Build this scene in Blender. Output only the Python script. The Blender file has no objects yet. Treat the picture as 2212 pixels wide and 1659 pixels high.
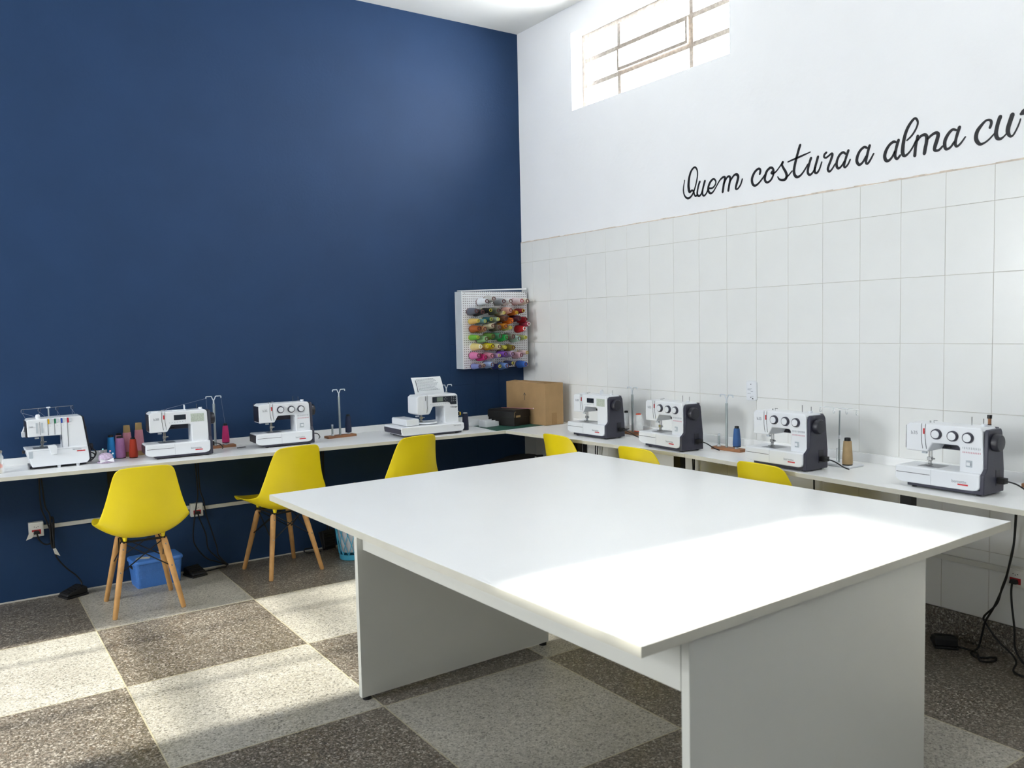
import bpy, bmesh, math, random
from mathutils import Vector, Matrix
random.seed(7)
scene = bpy.context.scene
COL = scene.collection
PI = math.pi

# ------------------------------------------------------------------ camera
cam_data = bpy.data.cameras.new('camera')
cam = bpy.data.objects.new('camera', cam_data)
COL.objects.link(cam)
_r = Vector((0.82650756, -0.56247199, -0.02259433))
_u = Vector((0.05657218, 0.04306024, 0.9974695))
_f = Vector((0.56007574, 0.8256943, -0.06740989))
_m = Matrix((( _r.x, _u.x, -_f.x, -3.69734), (_r.y, _u.y, -_f.y, -5.27932), (_r.z, _u.z, -_f.z, 1.44064), (0, 0, 0, 1)))
cam.matrix_world = _m
cam_data.sensor_width = 36.0
cam_data.lens = 36.0 * 1811.34 / 2212.0
cam_data.clip_start = 0.05
cam_data.dof.use_dof = True
cam_data.dof.focus_distance = 5.2
cam_data.dof.aperture_fstop = 5.0
scene.camera = cam

# ------------------------------------------------------------------ world, sun, exposure
world = bpy.data.worlds.new('sky')
scene.world = world
world.use_nodes = True
_bg = world.node_tree.nodes['Background']
_bg.inputs[0].default_value = (0.975, 0.975, 1.0, 1)
_bg.inputs[1].default_value = 11.0

sun_data = bpy.data.lights.new('sun', 'SUN')
sun = bpy.data.objects.new('sun', sun_data)
COL.objects.link(sun)
sun_data.energy = 4.8
sun_data.color = (1.0, 0.94, 0.84)
sun_data.angle = math.radians(1.1)
SUN_DIR = Vector((1.0, -0.04, -0.43)).normalized()
sun.rotation_euler = SUN_DIR.to_track_quat('-Z', 'Y').to_euler()

def portal(name, loc, direction, w, h):
    d = bpy.data.lights.new(name, 'AREA'); d.shape = 'RECTANGLE'; d.size = w; d.size_y = h
    d.cycles.is_portal = True
    o = bpy.data.objects.new(name, d); COL.objects.link(o)
    o.location = loc
    o.rotation_euler = Vector(direction).to_track_quat('-Z', 'Y').to_euler()

vs = scene.view_settings
vs.view_transform = 'Standard'
try: vs.look = 'None'
except Exception: pass
vs.gamma = 1.0
vs.use_curve_mapping = False
vs.exposure = 1.92
scene.cycles.use_denoising = True
scene.cycles.max_bounces = 10
scene.cycles.diffuse_bounces = 6
scene.cycles.sample_clamp_indirect = 6.0

# ------------------------------------------------------------------ helpers
def lin(c):
    if isinstance(c, str):
        c = c.lstrip('#'); c = [int(c[i:i+2], 16) / 255 for i in (0, 2, 4)]
    return tuple((x / 12.92 if x <= 0.04045 else ((x + 0.055) / 1.055) ** 2.4) for x in c)

MATS = {}
def mat(name, color, rough=0.5, metal=0.0, var=0.05, scale=12.0, bump=0.0, bscale=60.0, coat=0.0, trans=0.0, alpha=1.0):
    """procedural principled material: colour broken up by noise, optional fine relief"""
    if name in MATS: return MATS[name]
    m = bpy.data.materials.new(name); m.use_nodes = True
    nt = m.node_tree; N = nt.nodes; L = nt.links
    b = N['Principled BSDF']
    r, g, bl = lin(color)
    b.inputs['Roughness'].default_value = rough
    b.inputs['Metallic'].default_value = metal
    if coat: b.inputs['Coat Weight'].default_value = coat
    if trans: b.inputs['Transmission Weight'].default_value = trans
    if alpha < 1: b.inputs['Alpha'].default_value = alpha
    tc = N.new('ShaderNodeTexCoord')
    no = N.new('ShaderNodeTexNoise'); no.inputs['Scale'].default_value = scale; no.inputs['Detail'].default_value = 4
    L.new(tc.outputs['Object'], no.inputs['Vector'])
    rp = N.new('ShaderNodeMapRange')
    rp.inputs['To Min'].default_value = 1 - var; rp.inputs['To Max'].default_value = 1 + var
    rp.inputs['From Min'].default_value = 0.3; rp.inputs['From Max'].default_value = 0.7
    L.new(no.outputs['Fac'], rp.inputs['Value'])
    mx = N.new('ShaderNodeVectorMath'); mx.operation = 'SCALE'
    mx.inputs[0].default_value = (r, g, bl)
    L.new(rp.outputs['Result'], mx.inputs['Scale'])
    L.new(mx.outputs['Vector'], b.inputs['Base Color'])
    if bump:
        n2 = N.new('ShaderNodeTexNoise'); n2.inputs['Scale'].default_value = bscale; n2.inputs['Detail'].default_value = 5
        L.new(tc.outputs['Object'], n2.inputs['Vector'])
        bp = N.new('ShaderNodeBump'); bp.inputs['Strength'].default_value = bump; bp.inputs['Distance'].default_value = 0.01
        L.new(n2.outputs['Fac'], bp.inputs['Height'])
        L.new(bp.outputs['Normal'], b.inputs['Normal'])
    MATS[name] = m
    return m

class MB:
    """collects geometry and links it as one mesh object"""
    def __init__(s): s.v = []; s.f = []
    def add(s, vs_, fs_):
        o = len(s.v); s.v += [tuple(p) for p in vs_]; s.f += [tuple(i + o for i in f) for f in fs_]; return s
    def box(s, x0, x1, y0, y1, z0, z1):
        return s.add([(x0,y0,z0),(x1,y0,z0),(x1,y1,z0),(x0,y1,z0),(x0,y0,z1),(x1,y0,z1),(x1,y1,z1),(x0,y1,z1)],
                     [(0,3,2,1),(4,5,6,7),(0,1,5,4),(1,2,6,5),(2,3,7,6),(3,0,4,7)])
    def prism(s, pts, axis, a, b):
        n = len(pts)
        def p3(p, h):
            return {'x': (h, p[0], p[1]), 'y': (p[0], h, p[1]), 'z': (p[0], p[1], h)}[axis]
        vs_ = [p3(p, a) for p in pts] + [p3(p, b) for p in pts]
        fs_ = [tuple(range(n)), tuple(range(2*n-1, n-1, -1))] + [(i, (i+1) % n, n + (i+1) % n, n + i) for i in range(n)]
        return s.add(vs_, fs_)
    def ring(s, loops, close0=True, close1=True, cyc=True):
        n = len(loops[0]); vs_ = [p for l in loops for p in l]; fs_ = []
        for k in range(len(loops)-1):
            for i in range(n if cyc else n-1):
                j = (i+1) % n
                fs_.append((k*n+i, k*n+j, (k+1)*n+j, (k+1)*n+i))
        if close0: fs_.append(tuple(range(n-1, -1, -1)))
        if close1: fs_.append(tuple((len(loops)-1)*n + i for i in range(n)))
        return s.add(vs_, fs_)
    def lathe(s, prof, origin=(0,0,0), axis=(0,0,1), n=20, close=True):
        ax = Vector(axis).normalized()
        t = ax.orthogonal().normalized(); w = ax.cross(t); o = Vector(origin)
        loops = [[o + ax*h + (t*math.cos(2*PI*i/n) + w*math.sin(2*PI*i/n))*r for i in range(n)] for r, h in prof]
        return s.ring(loops, close, close)
    def cyl(s, p0, p1, r0, r1=None, n=14):
        p0 = Vector(p0); p1 = Vector(p1); d = p1 - p0
        return s.lathe([(r0, 0), (r1 if r1 is not None else r0, d.length)], p0, d, n)
    def tube(s, pts, r, n=6, sub=4):
        P = [Vector(p) for p in pts]
        if sub > 1 and len(P) > 2:
            Q = []
            for i in range(len(P)-1):
                a = P[max(i-1,0)]; b = P[i]; c = P[i+1]; d = P[min(i+2,len(P)-1)]
                for k in range(sub):
                    t = k/sub
                    Q.append(0.5*((2*b)+(c-a)*t+(2*a-5*b+4*c-d)*t*t+(3*b-a-3*c+d)*t**3))
            Q.append(P[-1]); P = Q
        loops = []; up = Vector((0.13, 0.31, 0.94))
        for i, p in enumerate(P):
            d = (P[min(i+1,len(P)-1)] - P[max(i-1,0)])
            if d.length < 1e-7: d = Vector((0,0,1))
            d.normalize()
            t = up - d*up.dot(d)
            if t.length < 1e-3: t = d.orthogonal()
            t.normalize(); up = t; w = d.cross(t)
            loops.append([p + (t*math.cos(2*PI*k/n) + w*math.sin(2*PI*k/n))*r for k in range(n)])
        return s.ring(loops)
    def ball(s, c, r, n=12, m=8, sz=1.0):
        prof = [(max(1e-4, r*math.sin(PI*k/m)), -r*sz*math.cos(PI*k/m)) for k in range(m+1)]
        return s.lathe(prof, c, (0,0,1), n)
    def mesh(s, name, smooth=False, ang=0.6):
        me = bpy.data.meshes.new(name); me.from_pydata(s.v, [], s.f)
        bm = bmesh.new(); bm.from_mesh(me)
        bmesh.ops.recalc_face_normals(bm, faces=bm.faces[:]); bm.to_mesh(me); bm.free()
        if smooth:
            me.shade_smooth()
            me.set_sharp_from_angle(angle=ang)
        return me
    def build(s, name, m, parent=None, bevel=0.0, seg=2, smooth=True, ang=0.6):
        o = bpy.data.objects.new(name, s.mesh(name, smooth, ang)); COL.objects.link(o)
        o.data.materials.append(m)
        if parent is not None: o.parent = parent
        if bevel:
            b = o.modifiers.new('bevel', 'BEVEL'); b.width = bevel; b.segments = seg; b.limit_method = 'ANGLE'
            b.angle_limit = 0.7; b.harden_normals = True
        return o

def tag(o, label=None, cat=None, group=None, kind=None):
    if label: o['label'] = label
    if cat: o['category'] = cat
    if group: o['group'] = group
    if kind: o['kind'] = kind
    return o
def thing(name, label, cat, loc=(0,0,0), rz=0.0, group=None):
    o = bpy.data.objects.new(name, None); COL.objects.link(o)
    o.empty_display_size = 0.05
    o.location = loc; o.rotation_euler = (0, 0, rz)
    return tag(o, label, cat, group)
def copy_tree(o, parent=None):
    c = o.copy(); COL.objects.link(c); c.parent = parent
    for ch in list(o.children): copy_tree(ch, c)
    return c
_txt = {}
def text(s, size, m, name, parent, loc, rx=PI/2, rz=0.0, align='LEFT', thin=0.0004):
    key = (s, size, align)
    if key not in _txt:
        cu = bpy.data.curves.new('lettering', 'FONT'); cu.body = s; cu.size = size; cu.align_x = align; cu.extrude = thin; cu.resolution_u = 3
        t = bpy.data.objects.new('lettering', cu); COL.objects.link(t)
        bpy.context.view_layer.update()
        me = bpy.data.meshes.new_from_object(t.evaluated_get(bpy.context.evaluated_depsgraph_get()))
        bpy.data.objects.remove(t); _txt[key] = me
    me = _txt[key].copy(); me.materials.clear(); me.materials.append(m)
    o = bpy.data.objects.new(name, me); COL.objects.link(o)
    o.parent = parent; o.location = loc; o.rotation_euler = (rx, 0, rz)
    return o
def ordinal(k): return ['first','second','third','fourth','fifth','sixth','seventh','eighth','ninth'][k]

# ------------------------------------------------------------------ materials of the room
def terrazzo(name, dark):
    m = bpy.data.materials.new(name); m.use_nodes = True
    nt = m.node_tree; N = nt.nodes; L = nt.links; b = N['Principled BSDF']
    g = N.new('ShaderNodeNewGeometry')
    def vor(scale):
        v = N.new('ShaderNodeTexVoronoi'); v.inputs['Scale'].default_value = scale
        L.new(g.outputs['Position'], v.inputs['Vector'])
        sp = N.new('ShaderNodeSeparateColor'); L.new(v.outputs['Color'], sp.inputs['Color'])
        return sp.outputs['Red'], sp.outputs['Green']
    def ramp(src, stops):
        r = N.new('ShaderNodeValToRGB'); r.color_ramp.interpolation = 'CONSTANT'
        e = r.color_ramp.elements
        while len(e) > 1: e.remove(e[-1])
        e[0].position = stops[0][0]; e[0].color = (*lin(stops[0][1]), 1)
        for p, c in stops[1:]:
            k = e.new(p); k.color = (*lin(c), 1)
        L.new(src, r.inputs['Fac']); return r.outputs['Color']
    a, a2 = vor(145); f1, _ = vor(310)
    if dark:
        c1 = ramp(a, [(0, '4a443d'), (.28, '645c52'), (.52, '7a7267'), (.72, '979085'), (.88, 'c4beb3'), (.95, '5d4a39')])
        c2 = ramp(f1, [(0, '3a362f'), (.42, '665e55'), (.78, 'aaa296')])
    else:
        c1 = ramp(a, [(0, '57544f'), (.07, '878379'), (.20, 'a19d93'), (.50, 'b1ada2'), (.80, 'c3c0b6')])
        c2 = ramp(f1, [(0, '46443f'), (.10, '9d998f'), (.55, 'b4b0a6'), (.85, 'cbc8bf')])
    mx = N.new('ShaderNodeMix'); mx.data_type = 'RGBA'; mx.inputs[0].default_value = 0.42
    L.new(c1, mx.inputs[6]); L.new(c2, mx.inputs[7])
    no = N.new('ShaderNodeTexNoise'); no.inputs['Scale'].default_value = 2.3; no.inputs['Detail'].default_value = 5
    L.new(g.outputs['Position'], no.inputs['Vector'])
    rg = N.new('ShaderNodeMapRange'); rg.inputs['From Min'].default_value = .35; rg.inputs['From Max'].default_value = .65
    rg.inputs['To Min'].default_value = .86; rg.inputs['To Max'].default_value = 1.1
    L.new(no.outputs['Fac'], rg.inputs['Value'])
    sc = N.new('ShaderNodeVectorMath'); sc.operation = 'SCALE'
    L.new(mx.outputs[2], sc.inputs[0]); L.new(rg.outputs['Result'], sc.inputs['Scale'])
    L.new(sc.outputs['Vector'], b.inputs['Base Color'])
    r2 = N.new('ShaderNodeMapRange'); r2.inputs['To Min'].default_value = .26; r2.inputs['To Max'].default_value = .5
    L.new(no.outputs['Fac'], r2.inputs['Value']); L.new(r2.outputs['Result'], b.inputs['Roughness'])
    MATS[name] = m
    return m
M_TL = terrazzo('terrazzo_light', False)
M_TD = terrazzo('terrazzo_dark', True)
M_BRASS = mat('divider_brass', 'b3ab92', .5, .1)
M_SUB = mat('screed', '6f6b64', .9, bump=.3)
M_BLUE = mat('blue_paint', '1f3b5f', .6, var=.05, scale=3.0, bump=.10, bscale=55)
MATS['blue_paint'].node_tree.nodes['Principled BSDF'].inputs['Specular IOR Level'].default_value = .28
M_WHITE = mat('white_wall_paint', 'f0f1f3', .7, var=.015, scale=2.0, bump=.12, bscale=25)
M_CEIL = mat('ceiling_paint', 'eeeeea', .8, var=.02, scale=2.0, bump=.05, bscale=30)
M_TILE = mat('glazed_tile', 'ebecea', .22, var=.02, scale=3.5, bump=.015, bscale=30)
M_GROUT = mat('grout', 'cbc8c0', .9, var=.12, scale=8)
M_EDGE = mat('plaster_edge', 'd3c6b8', .9, var=.2, scale=30)
M_STEEL = mat('window_steel', 'a39a90', .5, .3, var=.25, scale=40)
M_RUST = mat('window_steel_worn', '978d83', .6, .1, var=.25, scale=50)

def glass_mat():
    m = bpy.data.materials.new('window_glass'); m.use_nodes = True
    nt = m.node_tree; N = nt.nodes; L = nt.links
    for n in list(N): N.remove(n)
    o = N.new('ShaderNodeOutputMaterial'); t = N.new('ShaderNodeBsdfTransparent'); g = N.new('ShaderNodeBsdfGlossy')
    g.inputs['Roughness'].default_value = .03
    no = N.new('ShaderNodeTexNoise'); no.inputs['Scale'].default_value = 6
    mr = N.new('ShaderNodeMapRange'); mr.inputs['To Min'].default_value = .05; mr.inputs['To Max'].default_value = .09
    L.new(no.outputs['Fac'], mr.inputs['Value'])
    t.inputs['Color'].default_value = (.95, .97, .97, 1)
    mx = N.new('ShaderNodeMixShader'); L.new(mr.outputs['Result'], mx.inputs[0])
    L.new(t.outputs[0], mx.inputs[1]); L.new(g.outputs[0], mx.inputs[2]); L.new(mx.outputs[0], o.inputs['Surface'])
    return m
M_GLASS = glass_mat()

# ------------------------------------------------------------------ room shell
XL, YF, ZH = -7.2, -8.3, 3.627          # left wall, wall behind the camera, ceiling
TH = 0.2
floor = MB().box(XL-TH, TH, YF-TH, TH, -0.12, -0.012).build('floor', M_SUB); tag(floor, kind='structure')
xs = [-3.147 + .7766*k for k in range(-5, 5)]; xs = [XL] + [x for x in xs if x > XL + .1]
xs = [x for x in xs if x < -.3] + [0.0]
ys = [0.0] + [-.788 - .8045*k for k in range(0, 10)]
ys = [y for y in ys if y > YF + .2] + [YF]
i1 = min(range(len(xs)), key=lambda i: abs(xs[i] + 3.147))
G = 0.0022
for i in range(len(xs)-1):
    for j in range(len(ys)-1):
        light = ((i - i1 + 1) + j) % 2 == 1
        MB().box(xs[i]+G, xs[i+1]-G, ys[j+1]+G, ys[j]-G, -.012, 0).build('floor_tile', M_TL if light else M_TD, floor, smooth=False)
for x in xs[1:-1]: MB().box(x-G, x+G, YF, 0, -.012, .0006).build('divider_strip', M_BRASS, floor, smooth=False)
for j in range(1, len(ys)-1):
    for i in range(len(xs)-1):
        MB().box(xs[i]+G, xs[i+1]-G, ys[j]-G, ys[j]+G, -.012, .0006).build('divider_strip', M_BRASS, floor, smooth=False)

ceiling = MB().box(XL-TH, TH, YF-TH, TH, ZH, ZH+.15).build('ceiling', M_CEIL); tag(ceiling, kind='structure')

# blue wall, with a patch of painted-over tiles towards the corner
wall_back = MB().box(XL-TH, TH, 0, TH, -.12, ZH).build('wall_back', M_BLUE, smooth=False); tag(wall_back, kind='structure')
ROWZ = [.128, .4273, .7268, 1.0263, 1.3246, 1.6266, 1.926, 2.077]
bx = [0.0, -.238, -.446, -.654]
for i in range(3):
    for k in range(len(ROWZ)-2):
        MB().box(bx[i+1]+.0012, bx[i]-.0012, -.0022, 0, ROWZ[k]+.0012, ROWZ[k+1]-.0012).build('painted_tile', M_BLUE, wall_back, bevel=.0018, seg=1, smooth=False)

# white wall: plaster above, glazed tiles below, high window
WY0, WY1, WZ0, WZ1 = -.645, -2.045, 2.925, 3.445
WIN_Y = [(WY1, WY0), (-4.80, -3.40), (-7.55, -6.15)]      # three alike high windows; only the first is in the picture
w = MB()
w.box(0, TH, YF-TH, 0, -.12, WZ0); w.box(0, TH, YF-TH, 0, WZ1, ZH)
_e = [0.0] + [v for a_, b_ in WIN_Y for v in (b_, a_)] + [YF-TH]
for _k in range(0, len(_e), 2): w.box(0, TH, _e[_k+1], _e[_k], WZ0, WZ1)
wall_right = w.build('wall_right', M_WHITE, smooth=False); tag(wall_right, kind='structure')
gb = MB().box(-.0068, 0, YF, 0, .128, 2.077).build('grout_bed', M_GROUT, wall_right, smooth=False)
cols = [0.0, -.1522]
while cols[-1] - .208 > YF: cols.append(cols[-1] - .208)
cols.append(YF)
tile_mesh = {}
for c in range(len(cols)-1):
    for k in range(len(ROWZ)-1):
        wy = round(cols[c]-cols[c+1], 4); hz = round(ROWZ[k+1]-ROWZ[k], 4)
        if wy < .03: continue
        key = (wy, hz)
        if key not in tile_mesh:
            t = MB().box(-.0085, -.001, -wy+.001, -.001, .001, hz-.001).build('wall_tile', M_TILE, wall_right, bevel=.0016, seg=2)
            tile_mesh[key] = t
        else:
            t = tile_mesh[key].copy(); COL.objects.link(t)
        t.location = (random.uniform(-.0005, .0004), cols[c], ROWZ[k])
        t.rotation_euler = (0, random.uniform(-.0012, .0012), random.uniform(-.0016, .0016))
e = MB(); yy = 0.0
while yy > YF:
    h = random.uniform(.004, .009); e.box(-.0062, 0, yy-.06, yy, 2.077, 2.077+h); yy -= .06
e.build('plaster_edge', M_EDGE, wall_right, smooth=False)

# terrazzo skirting on the white wall and thin mortar line at the blue wall
tag(MB().box(-.014, 0, YF, 0, 0, .126).build('baseboard_right', M_TD, bevel=.003, smooth=False), kind='structure')
tag(MB().box(XL, -.014, -.006, 0, 0, .007).build('baseboard_back', M_GROUT, smooth=False), kind='structure')

# wall behind the camera, and the left wall with its high window
tag(MB().box(XL-TH, TH, YF-TH, YF, -.12, ZH).build('wall_front', M_BLUE, smooth=False), kind='structure')
LA = (-2.03, -.575, 1.50, 2.56)      # y0, y1, sill, head of the window that lights the floor
LB = (-4.65, -3.21, 2.80, 3.42)      # and of the high one that lights the table
w = MB()
w.box(XL-TH, XL, YF, LB[0], -.12, ZH); w.box(XL-TH, XL, LB[1], LA[0], -.12, ZH); w.box(XL-TH, XL, LA[1], 0, -.12, ZH)
for q_ in (LA, LB): w.box(XL-TH, XL, q_[0], q_[1], -.12, q_[2]); w.box(XL-TH, XL, q_[0], q_[1], q_[3], ZH)
tag(w.build('wall_left', M_WHITE, smooth=False), kind='structure')

def window(name, plane, u0, u1, z0, z1, off, us, zs, bar=.018, sash=None):
    """steel window in the opening: frame, bars and glass; plane 'x' or 'y' is the axis it faces"""
    def b(mb, a0, a1, c0, c1, d0, d1):
        if plane == 'x': mb.box(d0, d1, a0, a1, c0, c1)
        else: mb.box(a0, a1, d0, d1, c0, c1)
    fr = MB()
    d0, d1 = off, off + .03
    b(fr, u0, u0+bar, z0, z1, d0, d1); b(fr, u1-bar, u1, z0, z1, d0, d1)
    b(fr, u0+bar, u1-bar, z0, z0+bar, d0, d1); b(fr, u0+bar, u1-bar, z1-bar, z1, d0, d1)
    root = fr.build(name, M_STEEL, smooth=False); tag(root, kind='structure')
    for u in us:
        m_ = MB(); b(m_, u-bar/2, u+bar/2, z0+bar, z1-bar, d0+.002, d1-.002); m_.build('glazing_bar', M_RUST, root, smooth=False)
    for z in zs:
        m_ = MB(); b(m_, u0+bar, u1-bar, z-bar/2, z+bar/2, d0+.004, d1-.004); m_.build('glazing_bar', M_STEEL, root, smooth=False)
    U = [u0] + sorted(us) + [u1]; Z = [z0] + sorted(zs) + [z1]
    for i in range(len(U)-1):
        for k in range(len(Z)-1):
            m_ = MB(); b(m_, U[i]+bar/2, U[i+1]-bar/2, Z[k]+bar/2, Z[k+1]-bar/2, d0+.013, d0+.016)
            m_.build('pane', M_GLASS, root, smooth=False)
    return root
win = window('window_1', 'x', WY1, WY0, WZ0, WZ1, .1, [-1.02, -1.664], [3.097, 3.266], bar=.030)
# the tilting sash in the middle of the high window
sm = MB()
for (a, b2, c, d) in ((-1.655,-1.029,3.240,3.262),(-1.655,-1.029,3.105,3.125),(-1.045,-1.029,3.125,3.24),(-1.655,-1.639,3.125,3.24)):
    sm.box(.075, .098, a, b2, c, d)
sm.build('tilting_sash', M_RUST, win, smooth=False)
for _k, (a_, b_) in enumerate(WIN_Y):
    if _k: window('window_%d' % (1+_k), 'x', a_, b_, WZ0, WZ1, .1, [a_+.38, b_-.38], [3.097, 3.266], bar=.030)
    portal('window_portal', (TH+.01, (a_+b_)/2, (WZ0+WZ1)/2), (-1,0,0), 1.4, .52)
window('window_4', 'x', LA[0], LA[1], LA[2], LA[3], XL-.1, [-.89, -1.56], [1.86, 2.2], bar=.03)
window('window_5', 'x', LB[0], LB[1], LB[2], LB[3], XL-.1, [-3.69, -4.17], [], bar=.03)
for q_ in (LA, LB): portal('left_portal', (XL-TH-.01, (q_[0]+q_[1])/2, (q_[2]+q_[3])/2), (1,0,0), q_[1]-q_[0], q_[3]-q_[2])

# ------------------------------------------------------------------ materials of the things
M_LAM = mat('white_laminate', 'f5f6f6', .3, var=.012, scale=2.5)
M_LAM_DIM = mat('dimmed_laminate', 'd9d9d1', .38, var=.02, scale=2.5)  # white laminate again, with the shade on the leg panels put into its colour
M_EDGEB = mat('edge_band', 'cfccbe', .5, var=.03)
M_YEL = mat('yellow_plastic', 'f4db1c', .33, var=.03, scale=6, coat=.05)
M_WOOD = mat('beech_wood', 'c6965c', .5, var=.16, scale=18, bump=.1, bscale=90)
M_WOOD2 = mat('brown_wood_base', '9a6a48', .55, var=.15, scale=22, bump=.1, bscale=90)
M_BLK = mat('black_metal', '0d0d0e', .45, var=.1)
M_RUB = mat('black_rubber', '101012', .6, var=.15, bump=.1, bscale=120)
M_CORD = mat('black_cord', '0b0b0d', .5, var=.1)
M_PLW = mat('white_plastic', 'e9ecf0', .3, var=.012, scale=5, coat=.1)
M_PLG = mat('light_grey_plastic', 'b9c1c8', .4, var=.03)
M_ANT = mat('anthracite_plastic', '383846', .42, var=.06, bump=.05, bscale=150)
M_ANT2 = mat('dark_plastic', '22222c', .4, var=.06)
M_CHROME = mat('polished_metal', 'b9b9b8', .22, .9, var=.05)
M_PLATE = mat('needle_plate_metal', '8e9196', .35, .6, var=.06)
M_RED = mat('red_mark', 'c8202c', .4, var=.05)
M_INK = mat('grey_print', 'a3a7ae', .6, var=.05)
M_INKD = mat('dark_print', '33363d', .6, var=.05)
M_PINKP = mat('pink_print', 'd6a4ae', .6, var=.05)
M_LCD = mat('lcd_dark', '1d2430', .15, var=.05)
M_LCDG = mat('lcd_grey', '7d8a80', .2, var=.05)
M_KEY = mat('keypad_chart', 'b9c2b6', .5, var=.25, scale=220)
M_ALU = mat('grey_aluminium_tube', 'a8b1b2', .35, .5, var=.04)
M_PALE = mat('pale_grey_plastic', 'c9d0d6', .35, var=.03)
M_CARD = mat('cardboard', 'ab8a60', .8, var=.06, scale=14, bump=.08, bscale=120)
M_TAPE = mat('brown_tape', '9c7848', .35, var=.06)
M_INSIDE = mat('cardboard_inside', '7b6245', .9, var=.1)
M_BBOX = mat('black_card', '15120f', .5, var=.15, bump=.08, bscale=140)
M_MAT = mat('cutting_mat_green', '27574a', .5, var=.08, scale=30)
M_PAPER = mat('paper', 'edf0f2', .7, var=.01)
M_BLUEP = mat('blue_box_plastic', '4d86d8', .4, var=.04)
M_CYAN = mat('cyan_basket_plastic', '4fb3d6', .4, var=.04)
M_BAG = mat('bin_liner', 'd8dade', .3, var=.06, scale=20, bump=.6, bscale=25)
M_SOCK = mat('socket_plastic', 'e3e3de', .4, var=.02)
M_SRED = mat('socket_red', 'b5212a', .4, var=.05)
M_COND = mat('conduit_plastic', 'd8d8d2', .45, var=.03)
M_TAG = mat('paper_tag', 'd9d6cc', .7, var=.08)
M_PAINT = mat('black_lettering', '0b0c13', .5, var=.06)
M_CLEAR = mat('clear_plastic', 'f2f6f8', .25, var=.02, alpha=.35)
M_KRAFT = mat('paper_tube', 'a58a5c', .75, var=.08)
M_LILAC = mat('lilac_fabric', 'c9b6cf', .85, var=.3, scale=160, bump=.2, bscale=150)
M_WFAB = mat('white_fabric', 'eceaf0', .8, var=.05, bump=.2, bscale=90)
M_DFAB = mat('black_fabric', '16161a', .8, var=.25, scale=20, bump=.4, bscale=25)

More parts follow.
